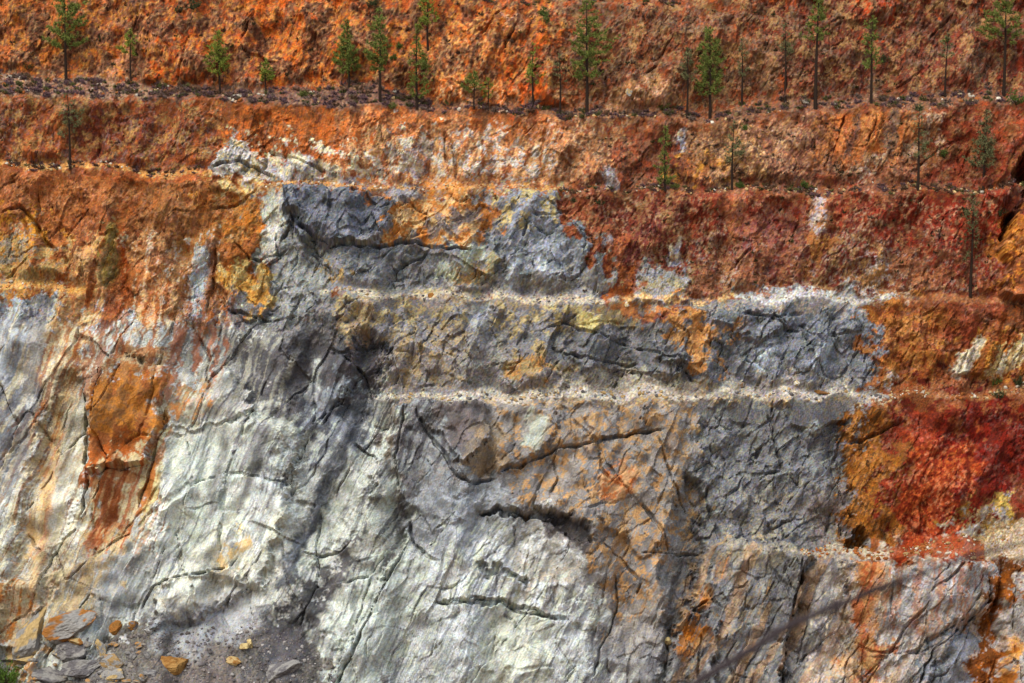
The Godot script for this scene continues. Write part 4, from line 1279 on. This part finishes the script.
# pine: base, top and foot of the crown as seen, half width of the crown, fullness, base colour of the needles
func pine(u: float, vb: float, vt: float, vc: float, hw: float, full: float, c: Color, label: String, group := "", lean := 0.0) -> void:
	var rng := RandomNumberGenerator.new()
	rng.seed = int(u * 31 + vb * 7)
	var base := on_wall(u, vb) + Vector3(0, -0.12, 0)
	var s := mpp(base) * 1.02
	var h := (vb - vt) * s
	var hc := (vb - vc) * s
	var w := hw * s * 1.3
	var t := thing("pine_tree", base, label, "tree", group)
	var st := begin()
	var pts := []
	var rad := []
	var wob := rng.randf() * 9.0
	var bias := rng.randf() * TAU
	var taper := rng.randf_range(0.4, 0.95)
	var gap := rng.randf_range(0.8, 1.35)
	var r0 := 0.05 + h * 0.013
	for k in 9:
		var f := k / 8.0
		pts.append(Vector3(sin(f * 3.0 + wob) * 0.12 * f + lean * f * f * s * 10.0, h * f, cos(f * 2.3 + wob) * 0.1 * f))
		rad.append(lerpf(r0, 0.018, f))
	tube(st, pts, rad, 7, lin(52, 40, 36))
	var trunk := part(st, "trunk", bark, t)
	var tl := begin()
	var tc := begin()
	var y := hc
	while y < h - 0.1:
		var f := (y - hc) / (h - hc)
		var reach := w * (0.35 + 0.65 * sin(minf(f * 2.2 + 0.75, PI * 0.5))) * pow(1.0 - f, taper)
		var nb := 3 + rng.randi() % 3
		var turn := rng.randf() * TAU
		var fi := clampf(y / h, 0.0, 1.0) * 8.0
		var core: Vector3 = pts[int(fi)].lerp(pts[mini(int(fi) + 1, 8)], fi - int(fi))
		for b in nb:
			if rng.randf() > full + 0.15:
				continue
			var a := turn + TAU * b / nb + rng.randfn() * 0.35
			var l := maxf(0.18, reach * rng.randf_range(0.4, 1.25) * (1.0 + 0.35 * cos(a - bias)))
			var tip := core + Vector3(cos(a) * l, l * rng.randf_range(0.05, 0.6), sin(a) * l)
			var mid := core.lerp(tip, 0.55) - Vector3(0, l * 0.1, 0)
			tube(tl, [core, mid, tip], [0.022, 0.016, 0.008], 4, lin(74, 60, 50))
			var n := maxi(1, int(l / 0.17))
			for k in n:
				if rng.randf() > 0.5 + full * 0.5:
					continue
				var q := lerpf(0.4, 1.0, (k + rng.randf()) / n)
				var p := core.lerp(mid, q / 0.55) if q < 0.55 else mid.lerp(tip, (q - 0.55) / 0.45)
				p += Vector3(rng.randfn(), rng.randfn(), rng.randfn()) * 0.08
				tuft(tc, p, (tip - core).normalized() * 0.7 + Vector3(0, 0.5, 0), rng.randf_range(0.3, 0.48), int(9 + 9 * full), c, rng)
		y += rng.randf_range(0.18, 0.4) * gap
	tuft(tc, pts[8] - Vector3(0, 0.12, 0), Vector3.UP, 0.42, 22, c, rng)
	# dead stubs under the crown
	for k in 5:
		var f := rng.randf_range(0.35, 1.0)
		var a := rng.randf() * TAU
		var p := Vector3(pts[int(f * hc / h * 8.0)].x, hc * f, 0)
		tube(tl, [p, p + Vector3(cos(a), 0.15, sin(a)) * rng.randf_range(0.15, 0.5)], [0.014, 0.005], 3, lin(80, 68, 62))
	part(tl, "limbs", bark, trunk).set_meta("kind", "stuff")
	part(tc, "crown", leafy, t)

func build_trees() -> void:
	bark = flat_material("bark")
	leafy = flat_material("needles", 0.7)
	leafy.backlight_enabled = true
	leafy.backlight = Color(0.05, 0.08, 0.02)
	var bright := Color(0.13, 0.16, 0.026)
	var green := Color(0.098, 0.122, 0.026)
	var dull := Color(0.098, 0.1, 0.042)
	pine(66, 81, -14, 48, 20, 0.75, green, "tall pine with broad crown at the left end of the top bench")
	pine(70, 168, 88, 135, 13, 0.38, dull, "thin sparse pine standing alone on the second bench below the tall broad pine")
	pine(131, 81, 29, 53, 8, 0.85, bright, "small pine with round tuft crown on bare stem beside pale gully")
	pine(220, 93, 31, 72, 12, 0.8, bright, "bright green pine with pointed crown before purple brown rock")
	pine(266, 92, 58, 80, 6, 0.9, bright, "very small bright green pine at the edge of the smooth orange slope")
	pine(349, 88, 20, 72, 12, 0.9, green, "dense dark green pine, shorter of the close pair below brown slope")
	pine(380, 101, 8, 68, 11, 0.9, green, "dense tall narrow pine, taller of the close pair below brown slope")
	pine(417, 108, 24, 97, 13, 0.5, green, "ragged pine with gaps in its crown beside brown dry scrub")
	pine(428, 52, -14, 26, 10, 0.6, bright, "pine rooted partway up the orange slope above the bench")
	pine(474, 109, 73, 93, 9, 0.6, green, "low bushy young pine among pale stones")
	pine(488, 110, 78, 97, 6, 0.5, bright, "low thin young pine beside the bushy one")
	pine(533, 109, 44, 82, 10, 0.62, bright, "airy light green pine before vivid orange rock")
	pine(560, 116, 54, 82, 7, 0.4, dull, "slight dark pine with thin pale trunk beside the large open pine")
	pine(587, 113, 1, 78, 19, 0.55, green, "large open crowned pine with thick dark trunk mid bench")
	pine(687, 118, 48, 80, 11, 0.35, dull, "nearly bare pine with dull thin crown beside yellowish bush")
	pine(710, 117, 27, 93, 14, 0.72, green, "full green pine standing out against brown crag")
	pine(742, 104, 38, 75, 7, 0.3, dull, "wispy thin pine rooted before pale cracked rock")
	pine(785, 103, 24, 55, 9, 0.42, dull, "slender pine with small high crown beside the tallest trunk")
	pine(815, 110, -16, 42, 13, 0.5, green, "tallest pine with long straight bare trunk above striped rock")
	pine(871, 103, 17, 68, 10, 0.5, green, "dark narrow pine before dark red crag above striped rock")
	pine(945, 97, 34, 60, 7, 0.38, dull, "thin pine with small sparse top above red brown face")
	pine(1004, 95, -16, 40, 19, 0.65, green, "broad crowned pine with stout trunk at the right end of top bench")
	pine(665, 190, 126, 182, 9, 0.72, green, "bushy dark pine clothed to its foot on the second bench beside grey patch")
	pine(732, 190, 121, 166, 8, 0.4, dull, "see-through pine beside ochre patch on the second bench")
	pine(918, 189, 104, 160, 10, 0.33, dull, "spindly pine on the second bench beside pale crag")
	pine(983, 189, 111, 168, 13, 0.55, dull, "wide dull pine on the second bench below red brown face")
	pine(970, 296, 190, 258, 11, 0.38, dull, "tall thin pine on the dusty ledge before vivid red rock")

# low bush: stems and a dome of tufts
func shrub(u: float, v: float, r: float, c: Color, full: float, label: String, group := "") -> void:
	var rng := RandomNumberGenerator.new()
	rng.seed = int(u * 13 + v * 5)
	var base := on_wall(u, v) + Vector3(0, -0.08, 0)
	var s := mpp(base)
	var t := thing("shrub", base, label, "shrub", group)
	var ts := begin()
	var tc := begin()
	var rr := r * s
	for k in int(8 + rr * 8.0 + rr * rr * 14.0):
		var a := rng.randf() * TAU
		var q := sqrt(rng.randf()) * rr
		var tip := Vector3(cos(a) * q, rr * rng.randf_range(0.5, 1.5) * (1.1 - 0.5 * q / rr), sin(a) * q * 0.8)
		tube(ts, [Vector3(cos(a), 0, sin(a)) * 0.05, tip * 0.55, tip], [0.02, 0.014, 0.006], 3, lin(78, 62, 54))
		for b in int(2 + 5 * full):
			tuft(tc, tip * rng.randf_range(0.45, 1.0) + Vector3(rng.randfn(), rng.randfn(), rng.randfn()) * 0.07, tip.normalized(), rng.randf_range(0.16, 0.3), 9, c, rng)
	part(ts, "stems", bark, t).set_meta("kind", "stuff")
	part(tc, "foliage", leafy, t)

func scrub(called: String, label: String, category: String, spots: Array, colours: Array, size: float) -> void:
	var rng := RandomNumberGenerator.new()
	rng.seed = called.hash()
	var st := begin()
	for k in 9:
		var a := rng.randf() * TAU
		var tip := Vector3(cos(a), rng.randf_range(0.5, 1.5), sin(a)) * 0.4
		tube(st, [Vector3.ZERO, tip], [0.03, 0.012], 3, Color(0.6, 0.55, 0.5))
		for b in 3:
			tuft(st, tip * rng.randf_range(0.4, 1.0), tip.normalized(), 0.4, 7, Color(1, 1, 1), rng)
	st.generate_normals()
	var mesh := st.commit()
	mesh.surface_set_material(0, leafy)
	var mm := MultiMesh.new()
	mm.transform_format = MultiMesh.TRANSFORM_3D
	mm.use_colors = true
	mm.mesh = mesh
	mm.instance_count = spots.size()
	for k in spots.size():
		var z := size * rng.randf_range(0.5, 1.3)
		var b := Basis(Vector3.UP, rng.randf() * TAU).scaled(Vector3(z, z * rng.randf_range(0.6, 1.1), z))
		mm.set_instance_transform(k, Transform3D(b, on_wall(spots[k].x, spots[k].y) - Vector3(0, 0.05, 0)))
		var c: Color = colours[rng.randi() % colours.size()]
		mm.set_instance_color(k, c * rng.randf_range(0.75, 1.25))
	var o := MultiMeshInstance3D.new()
	o.name = called
	o.multimesh = mm
	o.set_meta("kind", "stuff")
	tag(o, label, category)
	add_child(o)

func strip(b: int, u0: float, u1: float, n: int, rng: RandomNumberGenerator, pad := 0.0) -> Array:
	var out := []
	while out.size() < n:
		var u := rng.randf_range(u0, u1)
		var i := clampi(U.bsearch(u), 0, NU - 1)
		var f: float = col_bench[i][0][b]
		var e: float = col_bench[i][1][b]
		if n_mid.get_noise_2d(u * 1.5, b * 300.0) + rng.randf_range(-0.5, 0.5) < -0.05:
			continue
		out.append(Vector2(u, rng.randf_range(f - pad, e)))
	return out

func build_shrubs() -> void:
	var green := Color(0.06, 0.09, 0.02)
	var olive := Color(0.085, 0.095, 0.025)
	var dark := Color(0.035, 0.045, 0.018)
	shrub(545, 20, 8, green, 0.8, "green bush growing on orange crag above the airy pine")
	shrub(545, 28, 5, olive, 0.6, "yellowish bush just under the green bush on orange crag")
	shrub(663, 110, 8, olive, 0.8, "yellow green bush on the top bench left of nearly bare pine")
	shrub(804, 188, 8, green, 0.7, "green bush on second bench below pinkish rock")
	shrub(740, 188, 5, green, 0.8, "small green bush at the foot of the see-through pine")
	shrub(745, 130, 5, green, 0.7, "green bush clinging to the face above the see-through pine")
	shrub(675, 189, 5, olive, 0.7, "low olive bush at the foot of bushy dark pine")
	shrub(917, 112, 5, dark, 0.8, "small dark bush on the lip above spindly pine")
	shrub(945, 155, 8, green, 0.5, "green bush on red brown face between spindly and wide pines")
	shrub(995, 384, 9, green, 0.8, "green bush on rusty slope above deep red rock")
	shrub(1018, 386, 8, dark, 0.8, "dark bush beside the green bush above deep red rock")
	shrub(1000, 398, 8, dark, 0.5, "dark trailing bush hanging on the lip of deep red rock")
	shrub(1016, 104, 12, green, 0.7, "thick green bush at the right end of the top bench")
	shrub(964, 215, 7, dark, 0.7, "dark bush on red face near thin ledge pine")
	shrub(1000, 215, 8, dark, 0.6, "dark bush beside the deep slot in red face")
	shrub(195, 12, 8, dark, 0.7, "dark bush high on orange slope by pale gully")
	shrub(180, 14, 5, dark, 0.7, "small dark bush next to the high dark bush")
	shrub(372, 8, 8, dark, 0.9, "dark round bush at top of brown slope over the close pines")
	shrub(28, 70, 7, dark, 0.5, "dark bush at the foot of crag behind pinkish debris")
	shrub(100, 40, 6, dark, 0.5, "brown dark bush beside pale gully above the small pine")
	shrub(395, 60, 6, green, 0.6, "green sprig bush between tall narrow pine and ragged pine")
	shrub(400, 48, 4, green, 0.6, "small green bush above the sprig bush near ragged pine")
	shrub(392, 108, 5, olive, 0.8, "olive bush on bench lip between tall narrow and ragged pines")
	shrub(303, 96, 5, olive, 0.8, "low yellow green bush on the bench amid heather")
	shrub(885, 60, 7, dark, 0.6, "dark bush at foot of purple grey hollow in red crag")
	shrub(948, 40, 5, green, 0.5, "green bush on smooth red brown crag")
	shrub(600, 205, 5, dark, 0.7, "dark bush on upper maroon face beside grey outcrop")
	shrub(575, 202, 4, dark, 0.7, "small dark bush on the edge of grey outcrop and maroon face")
	shrub(4, 688, 24, Color(0.07, 0.13, 0.02), 1.0, "fresh green bush in the corner at the foot of boulders")
	var rng := RandomNumberGenerator.new()
	rng.seed = 91
	var violet := lin(112, 86, 90)
	var grey := lin(122, 102, 94)
	var brown := lin(112, 84, 70)
	var moss := lin(92, 92, 58)
	var spots := strip(1, -10, 430, 620, rng)
	spots.append_array(strip(1, 430, 1034, 420, rng, 3.0))
	scrub("heather", "grey violet heather and dry grass along the top bench", "heather", spots, [violet, grey, brown, violet, moss], 0.62)
	spots = strip(2, -10, 215, 120, rng, 3.0)
	spots.append_array(strip(2, 560, 1034, 330, rng, 2.0))
	spots.append_array(strip(0, 440, 720, 120, rng, 2.0))
	scrub("dry_scrub", "brown dry scrub along the second bench", "scrub", spots, [brown, violet, moss, lin(96, 66, 58)], 0.5)
	spots = []
	for k in 1000:
		var zone := rng.randi() % 4
		var p := Vector2(rng.randf_range(0, 1024), rng.randf_range(2, 92))
		if zone == 1:
			p = Vector2(rng.randf_range(600, 1000), rng.randf_range(120, 186))
		elif zone == 2:
			p = Vector2(rng.randf_range(580, 990), rng.randf_range(196, 290))
		if n_mid.get_noise_2d(p.x, p.y + 1000.0) > 0.0:
			spots.append(p)
	scrub("weeds", "small dark weeds dotted over the red faces", "weeds", spots, [lin(70, 60, 44), lin(78, 62, 56), lin(62, 66, 38), lin(96, 74, 64)], 0.48)

# ---------------------------------------------------------------- stones
var ball_v := []
var ball_f := []

func make_ball(sub: int) -> void:
	var t := (1.0 + sqrt(5.0)) / 2.0
	ball_v = [Vector3(-1, t, 0), Vector3(1, t, 0), Vector3(-1, -t, 0), Vector3(1, -t, 0), Vector3(0, -1, t), Vector3(0, 1, t), Vector3(0, -1, -t), Vector3(0, 1, -t), Vector3(t, 0, -1), Vector3(t, 0, 1), Vector3(-t, 0, -1), Vector3(-t, 0, 1)]
	for k in 12:
		ball_v[k] = ball_v[k].normalized()
	ball_f = [[0, 11, 5], [0, 5, 1], [0, 1, 7], [0, 7, 10], [0, 10, 11], [1, 5, 9], [5, 11, 4], [11, 10, 2], [10, 7, 6], [7, 1, 8], [3, 9, 4], [3, 4, 2], [3, 2, 6], [3, 6, 8], [3, 8, 9], [4, 9, 5], [2, 4, 11], [6, 2, 10], [8, 6, 7], [9, 8, 1]]
	for s in sub:
		var nf := []
		var cache := {}
		for f in ball_f:
			var mids := []
			for e in 3:
				var a: int = f[e]
				var b: int = f[(e + 1) % 3]
				var key := mini(a, b) * 100000 + maxi(a, b)
				if not cache.has(key):
					cache[key] = ball_v.size()
					ball_v.append((ball_v[a] + ball_v[b]).normalized())
				mids.append(cache[key])
			nf.append_array([[f[0], mids[0], mids[2]], [f[1], mids[1], mids[0]], [f[2], mids[2], mids[1]], mids])
		ball_f = nf

# broken stone: a ball cut by random planes
func stone_mesh(seed_: int, cuts: int, size: Vector3, ca: Color, cb: Color, fine: float) -> ArrayMesh:
	var rng := RandomNumberGenerator.new()
	rng.seed = seed_
	var planes := []
	for k in cuts:
		planes.append([Vector3(rng.randfn(), rng.randfn(), rng.randfn()).normalized(), rng.randf_range(0.55, 0.9)])
	var vs := []
	var cs_ := []
	for d in ball_v:
		var r := 1.15
		for p in planes:
			var q: float = d.dot(p[0])
			if q > 0.02:
				r = minf(r, p[1] / q)
		var w: Vector3 = d * r
		r += fine * (n_mid.get_noise_3d(w.x * 26.0 + seed_, w.y * 26.0, w.z * 26.0) + 0.6 * n_fine.get_noise_3d(w.x * 24.0, w.y * 24.0 + seed_, w.z * 24.0))
		vs.append(d * r * size)
		var f := 0.5 + n_mid.get_noise_3d(w.x * 20.0 + seed_ * 3.0, w.y * 20.0, w.z * 20.0) * 1.1 + n_fine.get_noise_3d(w.x * 16.0, w.y * 16.0, w.z * 16.0) * 0.3
		var g := 1.0 + n_fine.get_noise_3d(w.x * 40.0, w.y * 40.0, w.z * 40.0 + seed_) * 0.35
		cs_.append(ca.lerp(cb, smoothstep(0.35, 0.62, f)) * g)
	var st := begin()
	for f in ball_f:
		for k in [0, 2, 1]:
			st.set_smooth_group(-1)
			st.set_color(cs_[f[k]])
			st.add_vertex(vs[f[k]])
	st.generate_normals()
	return st.commit()

func boulder(u: float, v: float, rx: float, ry: float, turn: float, ca: Color, cb: Color, label: String, group := "") -> void:
	var at := on_wall(u, v)
	var s := mpp(at)
	var o := MeshInstance3D.new()
	o.name = "boulder"
	var size := Vector3(rx, ry, (rx + ry) * 0.42) * s
	o.mesh = stone_mesh(int(u * 17 + v * 3), 15, size, ca, cb, 0.06)
	o.mesh.surface_set_material(0, stony)
	add_child(o, true)
	o.position = at + Vector3(0, 0.0, 0.05) * s * ry
	o.rotation_degrees = Vector3(0, 0, turn)
	tag(o, label, "boulder", group)

var stony: StandardMaterial3D

func build_boulders() -> void:
	stony = flat_material("stone")
	make_ball(4)
	var orange := lin(156, 104, 60)
	var grey := lin(140, 136, 130)
	var dark := lin(104, 100, 100)
	var tan_ := lin(176, 150, 116)
	var cream := lin(214, 192, 150)
	var brown := lin(140, 98, 58)
	boulder(70, 626, 40, 16, 22, orange, grey, "big tilted slab with orange crust at the foot of the great face")
	boulder(28, 640, 17, 34, -28, tan_, grey, "long leaning tan slab against the orange based wall")
	boulder(72, 647, 24, 13, 20, dark, grey, "dark grey boulder under the big tilted slab")
	boulder(26, 657, 22, 8, 10, grey, tan_, "flat pale grey boulder above the green corner bush")
	boulder(84, 668, 26, 11, 14, grey, dark, "wide grey boulder under the dark grey one")
	boulder(44, 674, 22, 11, -8, dark, grey, "grey boulder beside the green corner bush")
	boulder(114, 664, 17, 11, -12, lin(150, 122, 92), grey, "tan crusted boulder at the edge of the scree")
	boulder(115, 677, 16, 7, 5, grey, tan_, "grey boulder under the tan crusted one")
	boulder(115, 627, 9, 7, 10, orange, brown, "small orange boulder at the right end of the big slab")
	boulder(133, 626, 7, 6, 0, dark, brown, "small dark boulder next to the small orange one")
	boulder(78, 642, 10, 6, -20, orange, tan_, "orange stone perched between the slab and the grey boulders")
	boulder(60, 654, 8, 6, 20, tan_, grey, "tan stone wedged between the grey boulders")
	boulder(100, 648, 7, 14, 12, grey, tan_, "upright narrow grey stone beside tan crusted boulder")
	boulder(171, 665, 19, 12, 8, brown, lin(160, 122, 80), "brown ochre boulder lying alone in the scree")
	boulder(152, 675, 9, 6, -10, dark, grey, "dark low boulder beside the brown ochre boulder")
	boulder(244, 647, 5, 5, 50, cream, tan_, "pale cream stone leaning on its twin in the scree")
	boulder(250, 644, 3.4, 7, 5, cream, tan_, "upright pale cream stone, taller twin in the scree")
	boulder(234, 660, 10, 5, -15, brown, tan_, "brown wedge shaped stone below the cream twins")
	boulder(150, 632, 6, 5, -30, grey, lin(190, 190, 188), "pale stone on the dusty upper scree")
	boulder(240, 633, 5, 3, 0, lin(196, 194, 190), grey, "small whitish stone above the cream twins")
	boulder(283, 671, 20, 10, 15, dark, grey, "broad dark rock breaking through the scree by the dark wedge")
	boulder(668, 640, 4, 4, 0, cream, tan_, "pale stone lodged in the dark cleft beside ochre block")
	boulder(796, 384, 3.5, 2.6, 0, lin(224, 220, 214), cream, "white stone on the ledge below pale streaked grey rock")
	boulder(739, 384, 5, 3.6, 0, brown, grey, "brown stone on the rubble ledge at the foot of grey wall")
	boulder(820, 392, 9, 2.4, -6, lin(120, 84, 62), brown, "flat brown stone on the rubble ledge")
	boulder(627, 304, 3.5, 2.6, 0, lin(224, 214, 200), cream, "white stone on the dusty ledge beside grey cone")
	boulder(432, 295, 5, 3, 0, brown, orange, "rusty stone on the dusty ledge under slanting cream rock")
	boulder(628, 97, 5, 4, 0, tan_, grey, "tan boulder behind the large open pine")

# small broken stones filling the gaps at the wall's foot
func strew_stones() -> void:
	var rng := RandomNumberGenerator.new()
	rng.seed = 61
	make_ball(2)
	var tones := [[lin(140, 136, 130), lin(110, 106, 104)], [lin(166, 120, 72), lin(140, 130, 118)], [lin(120, 114, 110), lin(150, 140, 124)]]
	var kinds := []
	for k in 6:
		var t: Array = tones[k % 3]
		var m := stone_mesh(500 + k, 11, Vector3(1, 0.62, 0.8), t[0], t[1], 0.04)
		m.surface_set_material(0, stony)
		kinds.append(m)
	for k in 84:
		var p := Vector2(rng.randf_range(-5, 150), rng.randf_range(632, 690))
		if p.y < 660.0 - (p.x - 20.0) * 0.25 or p.x > 120.0 and p.y < 640.0:
			p.y = rng.randf_range(655, 690)
		var o := MeshInstance3D.new()
		o.name = "stone"
		o.mesh = kinds[k % 6]
		add_child(o, true)
		var at := on_wall(p.x, p.y)
		var z := mpp(at) * rng.randf_range(1.6, 5.0)
		o.position = at + Vector3(0, z * 0.2, z * 0.3)
		o.basis = Basis.from_euler(Vector3(rng.randfn() * 0.4, rng.randf() * TAU, rng.randfn() * 0.4)).scaled(Vector3(z * 1.2, z, z))
		tag(o, ["small grey stone among the boulders at the foot of the face", "small ochre stained stone among the boulders at the foot of the face", "small dark stone among the boulders at the foot of the face"][k % 3], "stone", ["grey stones among the boulders", "ochre stones among the boulders", "dark stones among the boulders"][k % 3])

func rubble(label: String, spots: Array, colours: Array, lo: float, hi: float, seed_: int) -> void:
	var rng := RandomNumberGenerator.new()
	rng.seed = seed_
	var mm := MultiMesh.new()
	mm.transform_format = MultiMesh.TRANSFORM_3D
	mm.use_colors = true
	make_ball(1)
	mm.mesh = stone_mesh(seed_, 9, Vector3(1, 0.75, 0.9), Color(1, 1, 1), Color(0.8, 0.8, 0.8), 0.0)
	mm.mesh.surface_set_material(0, stony)
	mm.instance_count = spots.size()
	for k in spots.size():
		var z := lo * pow(hi / lo, pow(rng.randf(), 2.2))
		var b := Basis.from_euler(Vector3(rng.randf() * TAU, rng.randf() * TAU, rng.randf() * TAU)).scaled(Vector3(z * rng.randf_range(0.8, 1.5), z, z))
		mm.set_instance_transform(k, Transform3D(b, on_wall(spots[k].x, spots[k].y) + Vector3(0, z * 0.25, 0)))
		var c: Color = colours[rng.randi() % colours.size()]
		mm.set_instance_color(k, c * rng.randf_range(0.7, 1.3))
	var o := MultiMeshInstance3D.new()
	o.name = "rubble"
	o.multimesh = mm
	o.set_meta("kind", "stuff")
	tag(o, label, "rubble")
	add_child(o, true)

func build_rubble() -> void:
	strew_stones()
	var rng := RandomNumberGenerator.new()
	rng.seed = 404
	var grey := lin(158, 152, 146)
	var pale := lin(204, 190, 170)
	var tan_ := lin(184, 152, 116)
	var rust := lin(160, 94, 54)
	var dark := lin(104, 98, 96)
	var pink := lin(178, 140, 124)
	var s := strip(3, 325, 620, 380, rng)
	s.append_array(strip(3, 735, 900, 200, rng))
	rubble("pale grey rubble on the upper dusty ledge", s, [grey, pale, tan_, grey, dark], 0.04, 0.2, 1)
	s = strip(4, 385, 740, 560, rng, 1.0)
	s.append_array(strip(4, 740, 890, 240, rng))
	rubble("pale tan and grey rubble heaped on the long middle ledge", s, [grey, pale, tan_, tan_, dark], 0.04, 0.26, 2)
	s = strip(5, 795, 1034, 500, rng, 2.0)
	s.append_array(strip(4, 890, 1034, 250, rng, 2.0))
	rubble("rusty rubble along the ledges of the red rock", s, [rust, tan_, pale, rust], 0.05, 0.24, 3)
	s = strip(1, -10, 140, 220, rng)
	s.append_array(strip(1, 140, 1034, 360, rng))
	rubble("pinkish stones scattered along the top bench", s, [pink, pale, tan_, rust], 0.05, 0.26, 4)
	s = strip(2, -10, 560, 420, rng, 1.0)
	s.append_array(strip(2, 560, 1034, 300, rng, 1.0))
	s.append_array(strip(3, -10, 70, 90, rng, 1.0))
	rubble("ochre stones along the second bench", s, [rust, tan_, tan_, pale], 0.05, 0.22, 5)
	s = []
	while s.size() < 1500:
		var p := Vector2(rng.randf_range(60, 345), rng.randf_range(618, 690))
		var i := clampi(U.bsearch(p.x), 0, NU - 1)
		if p.y > col_bench[i][0][6]:
			s.append(p)
	rubble("dark grey scree stones at the foot of the great face", s, [dark, dark, grey, lin(120, 110, 104)], 0.04, 0.26, 6)

# ---------------------------------------------------------------- the near rim: a slope falling away from the viewer, and a bare sapling on it
func slope_y(x: float, z: float) -> float:
	var d := cam_at.z - z
	var y := cam_at.y - 1.7 - maxf(0.0, d) * 0.62
	y += n_big.get_noise_2d(x * 4.0, z * 4.0) * 0.5
	return maxf(y, -52.0)

func build_near_slope() -> void:
	var st := begin()
	var xs := [-260.0, -120.0, -50.0, -20.0, -8.0, -3.0, 0.0, 3.0, 8.0, 20.0, 50.0, 120.0, 260.0]
	var zs := [20.0, 6.0, 2.0, 0.0, -3.0, -7.0, -12.0, -18.0, -26.0, -40.0, -70.0, -120.0, -180.0, -225.0, -280.0, -345.0]
	for j in zs.size() - 1:
		for i in xs.size() - 1:
			var q := []
			for k in [[0, 0], [1, 0], [0, 1], [1, 1]]:
				var x: float = xs[i + k[0]]
				var z: float = cam_at.z + zs[j + k[1]]
				q.append(Vector3(x, slope_y(x, z), z))
			st.set_color(lin(140, 112, 92))
			tri(st, q[0], q[2], q[1])
			tri(st, q[1], q[2], q[3])
	var o := part(st, "ground", flat_material("earth"), self)
	o.set_meta("kind", "structure")

func build_branch() -> void:
	var d := 12.0
	var at := func(u: float, v: float, far: float) -> Vector3:
		return cam_at + px_dir(u, v) * far
	var low: Vector3 = at.call(672, 700, d)
	var root := Vector3(low.x - 0.35, slope_y(low.x - 0.35, low.z - 0.1) - 0.05, low.z - 0.1)
	var t := thing("bare_sapling", root, "dark bare leaning sapling branch out of focus before the pale rock", "branch")
	var st := begin()
	var brown := lin(60, 50, 50)
	var path := [root, root.lerp(low, 0.35) + Vector3(-0.1, 0, 0.05), root.lerp(low, 0.75) + Vector3(-0.06, 0, 0.02), low]
	var rad := [0.035, 0.03, 0.024, 0.021]
	for q in [[700, 680, 0.0155], [742, 655, 0.015], [790, 625, 0.0138], [840, 604, 0.0105], [895, 584, 0.009], [955, 561, 0.008], [1010, 546, 0.0065], [1060, 536, 0.002]]:
		path.append(at.call(q[0], q[1], d + (q[0] - 672) * 0.0015))
		rad.append(q[2])
	var rel := []
	for p in path:
		rel.append(p - root)
	tube(st, rel, rad, 8, brown)
	var stem := part(st, "stem", bark, t)
	for tw in [[[790, 625], [745, 637], [700, 650], [650, 663], [600, 676], [565, 684]], [[845, 602], [872, 588], [905, 574], [930, 560]], [[742, 655], [790, 647], [840, 653], [890, 657]]]:
		var ts := begin()
		var ps := []
		var rs := []
		for k in tw.size():
			ps.append(at.call(tw[k][0], tw[k][1], d + (tw[0][0] - 672) * 0.0015 + k * 0.03) - root)
			rs.append(lerpf(0.006, 0.002, float(k) / (tw.size() - 1)))
		tube(ts, ps, rs, 6, brown)
		part(ts, "twig", bark, stem)
